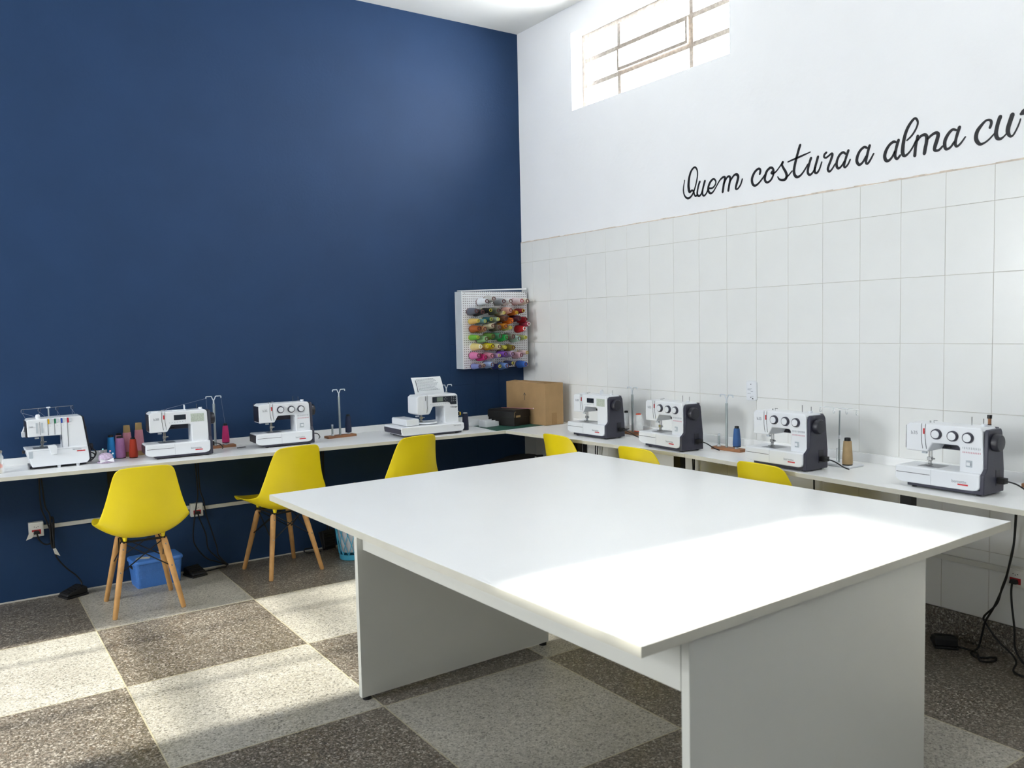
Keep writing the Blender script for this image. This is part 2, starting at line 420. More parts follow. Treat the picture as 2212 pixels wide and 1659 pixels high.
# ------------------------------------------------------------------ wall lettering
LETTERS = {'Quem':[[(-1.7,2.287,0.0062),(-1.692,2.253,0.0075),(-1.69,2.224,0.0087),(-1.7,2.195,0.0099),(-1.725,2.177,0.0124),(-1.752,2.186,0.0111),(-1.772,2.21,0.0098),(-1.789,2.248,0.0093),(-1.8,2.285,0.0088),(-1.803,2.313,0.0085),(-1.797,2.336,0.0098),(-1.782,2.349,0.011),(-1.761,2.34,0.0118),(-1.745,2.318,0.0135),(-1.735,2.286,0.016),(-1.731,2.252,0.0173),(-1.734,2.227,0.0185),(-1.741,2.212,0.0148),(-1.758,2.219,0.0111),(-1.771,2.21,0.011),(-1.777,2.192,0.0098),(-1.787,2.182,0.011),(-1.802,2.188,0.0098)],[(-1.82,2.26,0.0134),(-1.81,2.24,0.0127),(-1.802,2.213,0.0122),(-1.8,2.191,0.0122),(-1.813,2.178,0.0122),(-1.831,2.189,0.0097),(-1.841,2.212,0.0097)],[(-1.859,2.258,0.014),(-1.849,2.232,0.0131),(-1.841,2.207,0.0121),(-1.841,2.185,0.0116),(-1.852,2.175,0.0109),(-1.87,2.186,0.0092),(-1.884,2.21,0.0084)],[(-1.892,2.211,0.0108),(-1.918,2.21,0.0096),(-1.938,2.226,0.0091),(-1.941,2.244,0.0095),(-1.926,2.259,0.0107),(-1.905,2.25,0.0132),(-1.889,2.228,0.0144),(-1.884,2.205,0.0144),(-1.892,2.188,0.0132),(-1.906,2.181,0.012),(-1.924,2.19,0.0091),(-1.946,2.215,0.0076),(-1.971,2.244,0.009),(-1.993,2.257,0.0118),(-2.008,2.256,0.0129),(-2.008,2.243,0.0137),(-2.0,2.216,0.0142),(-1.992,2.176,0.0142)],[(-2.001,2.216,0.0094),(-2.014,2.24,0.0094),(-2.029,2.255,0.0113),(-2.044,2.253,0.0129),(-2.047,2.237,0.0136),(-2.039,2.206,0.0136),(-2.033,2.177,0.0136)],[(-2.044,2.223,0.0094),(-2.059,2.242,0.0098),(-2.077,2.257,0.0116),(-2.095,2.257,0.0151),(-2.104,2.242,0.0162),(-2.098,2.22,0.0151),(-2.089,2.196,0.0144),(-2.087,2.18,0.0116),(-2.1,2.178,0.0097),(-2.118,2.194,0.0097),(-2.127,2.211,0.0092),(-2.133,2.226,0.0083)]],'costura':[[(-2.252,2.234,0.0122),(-2.256,2.25,0.013),(-2.252,2.261,0.0122),(-2.24,2.263,0.0122),(-2.218,2.25,0.0136),(-2.201,2.223,0.015),(-2.2,2.2,0.015),(-2.208,2.183,0.0136),(-2.223,2.177,0.0123),(-2.245,2.187,0.0103),(-2.269,2.207,0.0086),(-2.289,2.228,0.0086)],[(-2.318,2.255,0.0134),(-2.299,2.242,0.0139),(-2.287,2.215,0.0148),(-2.287,2.194,0.0134),(-2.302,2.182,0.0121),(-2.325,2.191,0.0107),(-2.341,2.215,0.0101),(-2.343,2.238,0.0112),(-2.333,2.253,0.0133),(-2.318,2.256,0.0134)],[(-2.336,2.236,0.0107),(-2.328,2.227,0.0107),(-2.341,2.222,0.0106),(-2.361,2.232,0.008),(-2.383,2.252,0.0074),(-2.401,2.27,0.0118)],[(-2.401,2.271,0.0145),(-2.397,2.257,0.0118),(-2.407,2.238,0.0131),(-2.421,2.215,0.0144),(-2.426,2.196,0.0157),(-2.418,2.181,0.0144),(-2.401,2.179,0.0126),(-2.38,2.186,0.01),(-2.369,2.201,0.0058)],[(-2.418,2.184,0.0079),(-2.44,2.199,0.0078),(-2.459,2.216,0.0073)],[(-2.509,2.339,0.0142),(-2.499,2.314,0.0142),(-2.485,2.273,0.0142),(-2.476,2.242,0.015),(-2.471,2.214,0.0156),(-2.476,2.193,0.0151),(-2.491,2.18,0.0142),(-2.514,2.187,0.0103),(-2.538,2.211,0.0087),(-2.556,2.235,0.0077)],[(-2.434,2.267,0.0073),(-2.465,2.273,0.0088),(-2.505,2.28,0.0103),(-2.541,2.287,0.0082),(-2.57,2.293,0.0056)],[(-2.574,2.262,0.014),(-2.565,2.239,0.0128),(-2.556,2.21,0.0133),(-2.556,2.19,0.0133),(-2.568,2.179,0.0122),(-2.586,2.19,0.0092),(-2.601,2.213,0.0101)],[(-2.615,2.261,0.0139),(-2.605,2.232,0.0132),(-2.596,2.204,0.0127),(-2.598,2.186,0.0122),(-2.61,2.183,0.0114),(-2.624,2.199,0.0088),(-2.637,2.231,0.0075)],[(-2.663,2.273,0.0113),(-2.653,2.266,0.0113),(-2.65,2.254,0.01),(-2.662,2.248,0.01),(-2.679,2.256,0.0095),(-2.694,2.263,0.0112),(-2.697,2.253,0.0137),(-2.688,2.23,0.0129),(-2.676,2.205,0.013),(-2.672,2.189,0.013),(-2.681,2.177,0.0112),(-2.696,2.187,0.0087),(-2.713,2.209,0.0079)],[(-2.771,2.247,0.0098),(-2.757,2.257,0.0123),(-2.738,2.248,0.0123),(-2.724,2.224,0.0129),(-2.721,2.2,0.0136),(-2.731,2.184,0.0119),(-2.749,2.193,0.0094),(-2.767,2.216,0.0098)],[(-2.786,2.261,0.0134),(-2.777,2.239,0.0127),(-2.767,2.211,0.0123),(-2.763,2.19,0.0118),(-2.77,2.183,0.0098),(-2.785,2.196,0.0088),(-2.796,2.216,0.0078)]],'a':[[(-2.884,2.255,0.0108),(-2.87,2.261,0.0121),(-2.849,2.248,0.013),(-2.835,2.224,0.015),(-2.832,2.2,0.015),(-2.845,2.182,0.013),(-2.864,2.192,0.0103),(-2.88,2.216,0.0094)],[(-2.899,2.263,0.0134),(-2.892,2.243,0.0134),(-2.885,2.215,0.0135),(-2.88,2.189,0.0121),(-2.888,2.18,0.0108),(-2.902,2.194,0.0097),(-2.92,2.222,0.0075)]],'alma':[[(-3.03,2.254,0.0104),(-3.019,2.257,0.0131),(-3.0,2.247,0.0131),(-2.983,2.224,0.0153),(-2.976,2.199,0.0164),(-2.983,2.179,0.0153),(-2.997,2.176,0.0126),(-3.014,2.19,0.01),(-3.028,2.215,0.0099)],[(-3.044,2.26,0.0143),(-3.037,2.239,0.0143),(-3.031,2.215,0.0136),(-3.028,2.19,0.0131),(-3.038,2.176,0.0117),(-3.053,2.19,0.0099)],[(-3.085,2.251,0.0077),(-3.109,2.269,0.0087),(-3.128,2.295,0.0087),(-3.136,2.319,0.0092),(-3.129,2.338,0.0107),(-3.117,2.34,0.0115),(-3.098,2.321,0.0134),(-3.082,2.294,0.015),(-3.072,2.263,0.016),(-3.066,2.229,0.0171),(-3.065,2.198,0.0176),(-3.075,2.183,0.0129),(-3.094,2.193,0.0088),(-3.113,2.215,0.0077),(-3.128,2.242,0.0082)],[(-3.136,2.261,0.0128),(-3.132,2.242,0.0133),(-3.126,2.21,0.0133),(-3.123,2.175,0.0149)],[(-3.134,2.239,0.0092),(-3.149,2.256,0.0112),(-3.168,2.26,0.0139),(-3.178,2.25,0.0157),(-3.177,2.225,0.0162),(-3.172,2.201,0.0162),(-3.168,2.177,0.0162)],[(-3.181,2.237,0.0101),(-3.199,2.251,0.0113),(-3.219,2.258,0.0138),(-3.23,2.25,0.0162),(-3.226,2.228,0.017),(-3.218,2.205,0.0171),(-3.215,2.184,0.0138),(-3.233,2.18,0.0105),(-3.251,2.194,0.0087)],[(-3.31,2.251,0.0098),(-3.295,2.257,0.0118),(-3.278,2.245,0.0136),(-3.263,2.221,0.0154),(-3.26,2.197,0.0154),(-3.267,2.178,0.0124),(-3.286,2.183,0.0099),(-3.303,2.204,0.0094)],[(-3.324,2.261,0.0147),(-3.316,2.237,0.0137),(-3.309,2.212,0.0128),(-3.307,2.191,0.0123),(-3.314,2.181,0.0103),(-3.33,2.191,0.0088),(-3.35,2.215,0.0063)]],'cu':[[(-3.452,2.233,0.0114),(-3.457,2.247,0.0114),(-3.456,2.259,0.0114),(-3.447,2.266,0.0095),(-3.433,2.264,0.0095),(-3.416,2.249,0.0131),(-3.401,2.23,0.0162),(-3.395,2.208,0.017),(-3.398,2.189,0.017),(-3.412,2.172,0.0131),(-3.43,2.174,0.0084),(-3.449,2.185,0.0073),(-3.47,2.204,0.0064)],[(-3.493,2.269,0.0166),(-3.485,2.247,0.0159),(-3.479,2.221,0.0159),(-3.477,2.201,0.0167),(-3.483,2.183,0.0152),(-3.496,2.178,0.0113),(-3.509,2.185,0.0072),(-3.519,2.195,0.006)],[(-3.541,2.267,0.0187),(-3.533,2.243,0.018),(-3.525,2.216,0.018),(-3.525,2.197,0.0165),(-3.534,2.181,0.0112),(-3.545,2.183,0.0075),(-3.557,2.202,0.0067),(-3.567,2.224,0.0067),(-3.573,2.243,0.0052)],[(-3.575,2.263,0.0133),(-3.583,2.267,0.0222),(-3.591,2.272,0.0221),(-3.598,2.278,0.0162)]]}
wl = thing('wall_lettering', 'black script lettering painted on the white wall above the tiles', 'lettering', (-.0015, -1.7, 2.17))
def ribbon(mb, st, sub=5):
    P = [Vector(p) for p in st]; Q = []
    for i in range(len(P)-1):
        a = P[max(i-1,0)]; b = P[i]; c = P[i+1]; d = P[min(i+2,len(P)-1)]
        for k in range(sub):
            t = k/sub; Q.append(0.5*((2*b)+(c-a)*t+(2*a-5*b+4*c-d)*t*t+(3*b-a-3*c+d)*t**3))
    Q.append(P[-1])
    n = len(Q); L_ = []; R_ = []
    for i, q in enumerate(Q):
        t = Q[min(i+1,n-1)] - Q[max(i-1,0)]; l = math.hypot(t.x, t.y) or 1
        nx, nz = -t.y/l, t.x/l; h = max(.002, q.z)/2
        L_.append((q.x+nx*h, q.y+nz*h)); R_.append((q.x-nx*h, q.y-nz*h))
    loops = [[(0, L_[i][0]+1.7, L_[i][1]-2.17), (0, R_[i][0]+1.7, R_[i][1]-2.17), (.0025, R_[i][0]+1.7, R_[i][1]-2.17), (.0025, L_[i][0]+1.7, L_[i][1]-2.17)] for i in range(n)]
    mb.ring(loops)
    for q in (Q[0], Q[-1]):
        mb.lathe([(max(.002, q.z)/2*.92, 0), (max(.002, q.z)/2*.92, .0024)], (.00005, q.x+1.7, q.y-2.17), (1,0,0), 12)
for word, sts in LETTERS.items():
    mb = MB()
    for st in sts: ribbon(mb, st)
    o = mb.build('word', M_PAINT, wl, smooth=False)
    o['label'] = 'black painted script, part of the wall quotation'

# ------------------------------------------------------------------ worktops along the walls
ZC = 0.75
TC = .02
def blue_front(x): return -.41 - .0707*(x + 3.5)
wt = thing('wall_worktop', 'long white worktop running along the blue wall', 'worktop', (-2.3, 0, ZC))
def slab(pts, z0, z1): return MB().prism(pts, 'z', z0, z1)
slab([(-4.7+2.3, 0), (2.3-.001, 0), (2.3-.001, blue_front(-.59)), (-.593+2.3, blue_front(-.593)), (-4.7+2.3, blue_front(-4.7))], -TC, 0).build('board', M_LAM, wt, bevel=.0015)
MB().box(-4.7+2.3, 2.3-.02, -.016, 0, .0, .042).build('upstand', M_LAM, wt, bevel=.0015)
def bracket(parent, x, y, along, depth=.3, drop=.26):
    mb = MB()
    if along == 'y':
        mb.box(x-.02, x+.02, y-.006, y, -TC-drop, -TC); mb.box(x-.02, x+.02, y-depth, y-.006, -TC-.012, -TC)
        mb.add([(x-.003,y-.006,-TC-drop+.02),(x+.003,y-.006,-TC-drop+.02),(x+.003,y-depth+.03,-TC-.012),(x-.003,y-depth+.03,-TC-.012),(x-.003,y-.006,-TC-drop+.06),(x+.003,y-.006,-TC-drop+.06),(x+.003,y-depth+.07,-TC-.012),(x-.003,y-depth+.07,-TC-.012)],
               [(0,1,2,3),(4,7,6,5),(0,4,5,1),(2,6,7,3),(0,3,7,4),(1,5,6,2)])
    else:
        mb.box(x-.006, x, y-.02, y+.02, -TC-drop, -TC); mb.box(x-depth, x-.006, y-.02, y+.02, -TC-.03, -TC)
    return mb.build('bracket', M_BLK, parent)
def band(parent, p, q, ox, oy):
    """edge banding along the front of a board, from p to q"""
    d = (Vector(q) - Vector(p)).normalized(); n_ = Vector((d.y, -d.x))*.0012
    slab([(p[0]-ox,p[1]-oy),(q[0]-ox,q[1]-oy),(q[0]-ox+n_.x,q[1]-oy+n_.y),(p[0]-ox+n_.x,p[1]-oy+n_.y)], -TC, -.0006).build('edge_band', M_EDGEB, parent, smooth=False)
band(wt, (-4.7, blue_front(-4.7)), (-.593, blue_front(-.593)), -2.3, 0)
for x in (-3.95, -2.93, -1.9, -.95): bracket(wt, x+2.3, 0, 'y')
wt2 = thing('wall_worktop', 'white worktop along the tiled wall, nearest the corner', 'worktop', (0, -1.3, ZC))
slab([(-.010, blue_front(-.59)-.002+1.3), (-.010, -2.13+1.3), (-.465, -2.13+1.3), (-.593, blue_front(-.593)-.002+1.3)], -TC, 0).build('board', M_LAM, wt2, bevel=.0015)
MB().box(-.026, -.010, -2.13+1.3, -.45+1.3-.18, 0, .042).build('upstand', M_LAM, wt2, bevel=.0015)
wt3 = thing('wall_worktop', 'white worktop along the tiled wall, running out of the right edge', 'worktop', (0, -3.3, ZC))
slab([(-.010, -2.132+3.3), (-.010, -5.2+3.3), (-.61, -5.2+3.3), (-.465, -2.132+3.3)], -TC, 0).build('board', M_LAM, wt3, bevel=.0015)
MB().box(-.026, -.010, -5.2+3.3, -2.132+3.3, 0, .042).build('upstand', M_LAM, wt3, bevel=.0015)
band(wt2, (-.593, blue_front(-.593)-.002), (-.465, -2.13), 0, -1.3); band(wt3, (-.465, -2.132), (-.61, -5.2), 0, -3.3)
bracket(wt2, -.012, -.74+1.3, 'x', .37); bracket(wt3, -.012, -2.29+3.3, 'x', .34); bracket(wt3, -.012, -3.11+3.3, 'x', .34)
def post(parent, y, yo, x=-.43):
    m_ = MB(); m_.box(x-.02, x+.02, y+yo-.024, y+yo+.024, -ZC+.004, -TC); m_.box(x-.035, x+.035, y+yo-.04, y+yo+.04, -ZC, -ZC+.004)
    m_.build('support_post', M_BLK, parent)
post(wt2, -1.18, 1.3); post(wt2, -2.06, 1.3); post(wt3, -3.36, 3.3); post(wt3, -4.6, 3.3)

# ------------------------------------------------------------------ big cutting table
TZ = .7559
tb = thing('cutting_table', 'large white laminate cutting table standing in the middle of the room', 'table', (-2.5825, -1.7827, 0), .0363)
top = MB().box(.0012, 1.7295, -2.2026, -.0012, TZ-.025, TZ).build('tabletop', M_LAM, tb, bevel=.001)
for (a_, b_, c_, d_) in ((0,.0012,-2.2038,0),(1.7295,1.7307,-2.2038,0),(.0012,1.7295,-2.2038,-2.2026),(.0012,1.7295,-.0012,0)):
    MB().box(a_, b_, c_, d_, TZ-.025, TZ-.0006).build('edge_band', M_EDGEB, top, smooth=False)
MB().box(.144, 1.075, -.53, -.505, .012, TZ-.025).build('leg_panel', M_LAM_DIM, tb, bevel=.0012)
MB().box(.170, 1.215, -2.185, -2.16, .012, TZ-.025).build('leg_panel', M_LAM_DIM, tb, bevel=.0012)
MB().box(.168, .193, -2.16, -.53, .596, TZ-.025).build('apron', M_LAM_DIM, tb, bevel=.0012)
for (x, y) in ((.17,-.518),(1.05,-.518),(.21,-2.172),(1.18,-2.172)):
    MB().cyl((x,y,0),(x,y,.013),.017).build('foot', M_RUB, tb)

# ------------------------------------------------------------------ yellow chairs
def make_chair():
    t = thing('shell_chair', 'x', 'chair')
    #          y     z     halfw  raise  fwd
    rows = [(.222,.418,.175,.004,0),(.222,.432,.188,.008,0),(.205,.444,.202,.014,0),(.15,.438,.218,.026,0),(.08,.420,.228,.044,0),(.0,.403,.233,.066,0),
            (-.07,.392,.234,.086,0),(-.125,.394,.231,.094,.005),(-.170,.412,.224,.086,.013),(-.198,.452,.215,.062,.026),(-.212,.52,.203,.024,.04),(-.226,.57,.191,.008,.046),
            (-.239,.63,.176,0,.045),(-.251,.69,.161,0,.038),(-.260,.735,.150,-.002,.030),(-.266,.762,.142,-.006,.024),(-.269,.778,.130,-.008,.018),(-.270,.784,.112,-.006,.012)]
    nu = 14; vs_ = []; fs_ = []
    for (y, z, hw, ra, fw) in rows:
        for k in range(nu+1):
            u = -1 + 2*k/nu; a = abs(u)
            vs_.append((u*hw, y + fw*a**2.2, z + ra*a**2.6))
    for r in range(len(rows)-1):
        for k in range(nu):
            i = r*(nu+1)+k; fs_.append((i, i+1, i+nu+2, i+nu+1))
    o = MB().add(vs_, fs_).build('shell', M_YEL, t, ang=3.0)
    so = o.modifiers.new('solid', 'SOLIDIFY'); so.thickness = .007; so.offset = 0
    sb = o.modifiers.new('sub', 'SUBSURF'); sb.levels = 1; sb.render_levels = 2
    feet = []; tops = []
    for sx in (-1, 1):
        for sy in (-1, 1):
            a = Vector((sx*.098, sy*.10, .366)); b = Vector((sx*.167, sy*.18, 0))
            feet.append(b); tops.append(a)
            lg = MB().lathe([(.0095,0),(.0125,.006),(.0150,.2),(.0165,.352),(.0150,.386)], b, a-b, 14).build('leg', M_WOOD, t)
            d = (a-b).normalized()
            for fr in (.62, .93):
                p = b + (a-b)*fr; q = Vector((sx, 0, 0))
                MB().lathe([(.004,0),(.004,.002),(.001,.003)], p + Vector((0, -.0155 if sy < 0 else .0135, 0)), (0, sy, .1), 8).build('screw', M_CHROME, lg)
    fb = MB()
    for sx in (-1, 1): fb.tube([(sx*.098,-.12,.376),(sx*.098,.12,.376)], .006, 6, 1)
    for sy in (-1, 1): fb.tube([(-.115,sy*.10,.372),(.115,sy*.10,.372)], .006, 6, 1)
    for a in tops: fb.cyl(a - Vector((0,0,.02)), a + Vector((0,0,.014)), .009, .011, 8)
    fb.build('base_frame', M_BLK, t)
    for sx in (-1, 1):
        for sy in (-1, 1): MB().cyl((sx*.092,sy*.112,.380),(sx*.092,sy*.112,.402),.008,.013,10).build('mount', M_YEL, t)
    idx = {(-1,-1):0, (-1,1):1, (1,-1):2, (1,1):3}
    for (p, q) in (((-1,-1),(1,-1)),((1,-1),(-1,-1)),((-1,1),(1,1)),((1,1),(-1,1)),((-1,-1),(-1,1)),((-1,1),(-1,-1)),((1,-1),(1,1)),((1,1),(1,-1))):
        a = tops[idx[p]]; b = feet[idx[q]] + (tops[idx[q]]-feet[idx[q]])*.60
        MB().tube([a, b], .0032, 6, 1).build('brace', M_BLK, t)
    return t
chair0 = make_chair()
CH = [((-2.872,-.495), -2, 'yellow shell chair in front, nearest the blue lidded box'),
      ((-2.05,-.318), 8, 'yellow shell chair with beech legs beside the left corner of the big table'),
      ((-1.31,-.400), 9, 'yellow shell chair under the worktop in front of the embroidery machine'),
      ((-.375,-1.215), -90, 'yellow shell chair facing the tiled wall, nearest the cardboard box'),
      ((-.392,-1.935), -89, 'middle yellow shell chair of the three facing the tiled wall'),
      ((-.315,-2.71), -91, 'yellow shell chair facing the tiled wall, nearest the wall control plate')]
for k, ((x, y), a, lab) in enumerate(CH):
    c = chair0 if k == 0 else copy_tree(chair0)
    c.location = (x, y, 0); c.rotation_euler = (0, 0, math.radians(a))
    tag(c, lab, 'chair', 'yellow shell chairs at the worktops')

# ------------------------------------------------------------------ sewing machines
def needle_unit(t, x, y, ztop, zplate):
    n = MB().cyl((x,y,zplate+.012),(x,y,ztop),.0028,n=8).cyl((x+.008,y+.004,zplate+.02),(x+.008,y+.004,ztop),.0032,n=8)
    n.build('needle_bar', M_CHROME, t)
    MB().box(x-.006,x+.012,y-.006,y+.008,zplate+.022,zplate+.036).cyl((x+.012,y,zplate+.03),(x+.024,y,zplate+.03),.0035,n=8).build('needle_clamp', M_CHROME, t, bevel=.001)
    MB().box(x-.01,x+.010,y-.014,y+.012,zplate+.003,zplate+.007).box(x-.003,x+.008,y-.004,y+.006,zplate+.007,zplate+.02).build('presser_foot', M_CHROME, t, bevel=.001)
    MB().box(x-.030,x-.010,y-.004,y+.006,ztop-.016,ztop-.008).build('threader', M_PALE, t, bevel=.001)

def make_machine(kind):
    t = thing('sewing_machine', 'x', 'sewing machine')
    F, B = -.082, .078          # front and back of the free-arm base
    X = lambda u: u - .18
    # base: rounded lower corners
    prof = [(X(.0),.036),(X(.004),.030),(X(.018),.021),(X(.036),.018),(X(.315),.018),(X(.335),.022),(X(.345),.032),(X(.346),.086),(X(.002),.086)]
    MB().prism(prof, 'y', F, B-.01).build('bed', M_PLW, t, bevel=.007, seg=3)
    body = [(X(.03),.148),(X(.122),.148),(X(.144),.186),(X(.244),.186),(X(.252),.178),(X(.252),.080),(X(.346),.080),(X(.340),.250),(X(.330),.262),(X(.045),.262),(X(.03),.252)]
    MB().prism(body, 'y', -.052, .060).build('body', M_PLW, t, bevel=.006, seg=3)
    # dark chassis: underside, right side panel and back
    MB().prism([(F+.006,.006),(B,.006),(B,.090),(.062,.240),(.052,.256),(-.040,.256),(-.048,.240),(-.052,.105),(-.062,.094),(F+.006,.084)], 'x', X(.343), X(.360)).build('side_panel', M_ANT, t, bevel=.004)
    MB().box(X(.05), X(.346), F+.010, B, .006, .022).build('chassis', M_ANT, t, bevel=.002)
    MB().prism([(X(.03),.150),(X(.343),.150),(X(.343),.258),(X(.03),.258)], 'y', .058, .070).prism([(X(.258),.02),(X(.343),.02),(X(.343),.16),(X(.258),.16)], 'y', .058, .078).build('back_cover', M_ANT, t, bevel=.003)
    MB().prism([(-.046,.156),(.052,.156),(.056,.248),(-.044,.250)], 'x', X(.026), X(.0315)).build('end_cover', M_ANT2, t, bevel=.001)
    MB().prism([(F+.012,.034),(B-.02,.034),(B-.02,.078),(F+.010,.080)], 'x', X(-.002), X(.003)).build('bed_end_cover', M_ANT2, t, bevel=.001)
    for x, y in ((.07,F+.03),(.33,F+.03),(.07,B-.02),(.33,B-.02)):
        MB().cyl((X(x),y,0),(X(x),y,.008),.010,n=12).build('foot', M_RUB, t)
    MB().box(X(.08), X(.165), -.05, .035, .0855, .0868).build('needle_plate', M_PLATE, t)
    needle_unit(t, X(.108), -.012, .150, .0865)
    MB().box(X(.150), X(.172), .030, .040, .160, .166).build('buttonhole_lever', M_BLK, t)
    # print and slots on the front
    yf = -.0528
    for dx in (0, .016):
        MB().tube([(X(.098+dx),yf,.262),(X(.096+dx),yf,.225),(X(.098+dx),yf,.190),(X(.103+dx),yf,.160)], .0009, 5, 3).build('thread_slot', M_INKD, t)
    MB().box(X(.104), X(.110), yf-.0006, yf+.0008, .220, .243).build('tension_mark', M_RED, t)
    MB().box(X(.008), X(.150), F-.0006, F+.001, .0585, .0605).build('accessory_slot', M_INKD, t)
    MB().box(X(.1535), X(.1543), F-.0004, F+.001, .022, .082).build('bed_seam', M_INK, t)
    text('bernette', .0165, M_INK, 'logo', t, (X(.238), F-.0004, .0445))
    MB().box(X(.262), X(.302), F-.0006, F+.001, .036, .0415).build('logo_bar', M_RED, t)
    text('b35' if kind == 35 else 'b38', .020, M_INK, 'model_mark', t, (X(.052), yf-.0002, .216))
    # handwheel, socket and plug on the right side
    MB().lathe([(.028,0),(.034,.004),(.034,.022),(.030,.028),(.012,.030)], (X(.358), -.002, .205), (1,0,0), 24).build('hand_wheel', M_ANT2, t)
    MB().box(X(.3595), X(.3612), .012, .045, .035, .095).build('vent', M_ANT2, t)
    MB().box(X(.356), X(.388), .020, .052, .042, .064).tube([(X(.385),.036,.053),(X(.42),.045,.045),(X(.445),.075,.02),(X(.45),.11,.006)], .0035, 6).build('power_plug', M_CORD, t, bevel=.003)
    # top: bobbin winder, spool pins, thread guides
    MB().cyl((X(.315),.01,.258),(X(.315),.01,.272),.009,.011,12).build('bobbin_winder', M_PLW, t)
    MB().cyl((X(.30),.035,.258),(X(.30),.035,.29),.0016,n=6).build('spool_pin', M_CHROME, t)
    MB().cyl((X(.105),.0,.258),(X(.105),.0,.270),.003,n=8).tube([(X(.12),0,.262),(X(.12),0,.272),(X(.135),0,.272)], .0014, 5, 1).build('thread_guide', M_CHROME, t)
    if kind == 35:
        for u, z in ((.160,.224),(.226,.222),(.286,.221)):
            d = MB().lathe([(.0215,0),(.0205,.010),(.0185,.0115)], (X(u), yf+.001, z), (0,-1,0), 28).build('dial', M_ANT, t)
            MB().lathe([(.0158,.0),(.0158,.0026),(.0135,.0034)], (X(u), yf-.0102, z), (0,-1,0), 28).build('dial_cap', M_PLW, d)
            MB().box(X(u)+.006, X(u)+.008, yf-.0134, yf-.0128, z+.004, z+.013).build('dial_mark', M_INKD, d)
        ch = MB(); c2 = MB()
        for k in range(11):
            u = .265 + k*.0066
            ch.box(X(u), X(u)+.0012, yf-.0004, yf+.0008, .176 - (k % 2)*.001, .184)
            c2.box(X(u), X(u)+.0028, yf-.0004, yf+.0008, .160, .166)
        ch.build('stitch_chart', M_INK, t); c2.build('stitch_chart', M_PINKP, t)
        rl = MB().box(X(.278), X(.302), yf-.0008, yf+.001, .106, .132).build('reverse_panel', M_PLG, t, bevel=.001)
        MB().box(X(.282), X(.298), yf-.006, yf-.0008, .112, .126).build('reverse_lever', M_PLW, rl, bevel=.002)
        MB().cyl((X(.262),.02,.258),(X(.262),.02,.296),.0016,n=6).build('spool_pin', M_CHROME, t)
    else:
        MB().box(X(.160), X(.224), yf-.0006, yf+.001, .212, .241).build('screen', M_LCD, t, bevel=.001)
        MB().box(X(.250), X(.322), yf-.0006, yf+.001, .196, .242).build('stitch_keypad', M_KEY, t)
        for k in range(7): MB().lathe([(.0026,0),(.002,.0012)], (X(.136+k*.014), yf+.0006, .198+.0008*k), (0,-1,0), 8).build('button', M_PLG, t)
        MB().lathe([(.016,0),(.016,.003),(.013,.005)], (X(.226),.01,.276), (1,0,0), 18).build('spool_cap', M_PLW, t)
        MB().box(X(.16), X(.235), -.01, .02, .260, .2655).build('spool_lid', M_PLW, t, bevel=.002)
        MB().lathe([(.020,0),(.020,.004),(.016,.006)], (X(.068),-.005,.260), (0,0,1), 20).build('pressure_dial', M_PLW, t)
    return t

m35 = make_machine(35); m38 = make_machine(38)
GM = 'sewing machines on the worktops'
MACH = [(m38, (-2.615,-.268), -3, 'white sewing machine with dark screen against the blue wall, beside tall pink cones'),
        (m38, (-.338,-1.25), -88, 'white sewing machine with dark screen on the tiled side, nearest the cardboard box'),
        (m35, (-1.995,-.238), -2, 'white three-dial sewing machine against the blue wall'),
        (m35, (-.360,-1.922), -94, 'white three-dial sewing machine on the tiled side, beside the large white cone'),
        (m35, (-.390,-2.718), -92, 'white three-dial sewing machine below the wall control plate, beside the beige thread cone'),
        (m35, (-.358,-3.485), -90, 'white three-dial sewing machine at the far right, largest in view')]
used = set()
for src, (x, y), a, lab in MACH:
    m_ = src if id(src) not in used else copy_tree(src); used.add(id(src))
    m_.location = (x, y, ZC); m_.rotation_euler = (0, 0, math.radians(a)); tag(m_, lab, 'sewing machine', GM)
    if 'far right' in lab: last = m_
# small bobbin of thread standing on the far-right machine
bt = thing('thread_bobbin', 'small tan thread reel with black cap on top of the rightmost sewing machine', 'thread reel', (-.318, -3.625, ZC+.266))
MB().lathe([(.006,.004),(.006,.026)], n=12).build('thread', M_WOOD2, bt)
MB().lathe([(.0085,.026),(.009,.040)], n=12).lathe([(.007,0),(.007,.004)], n=12).build('cap', M_BLK, bt)

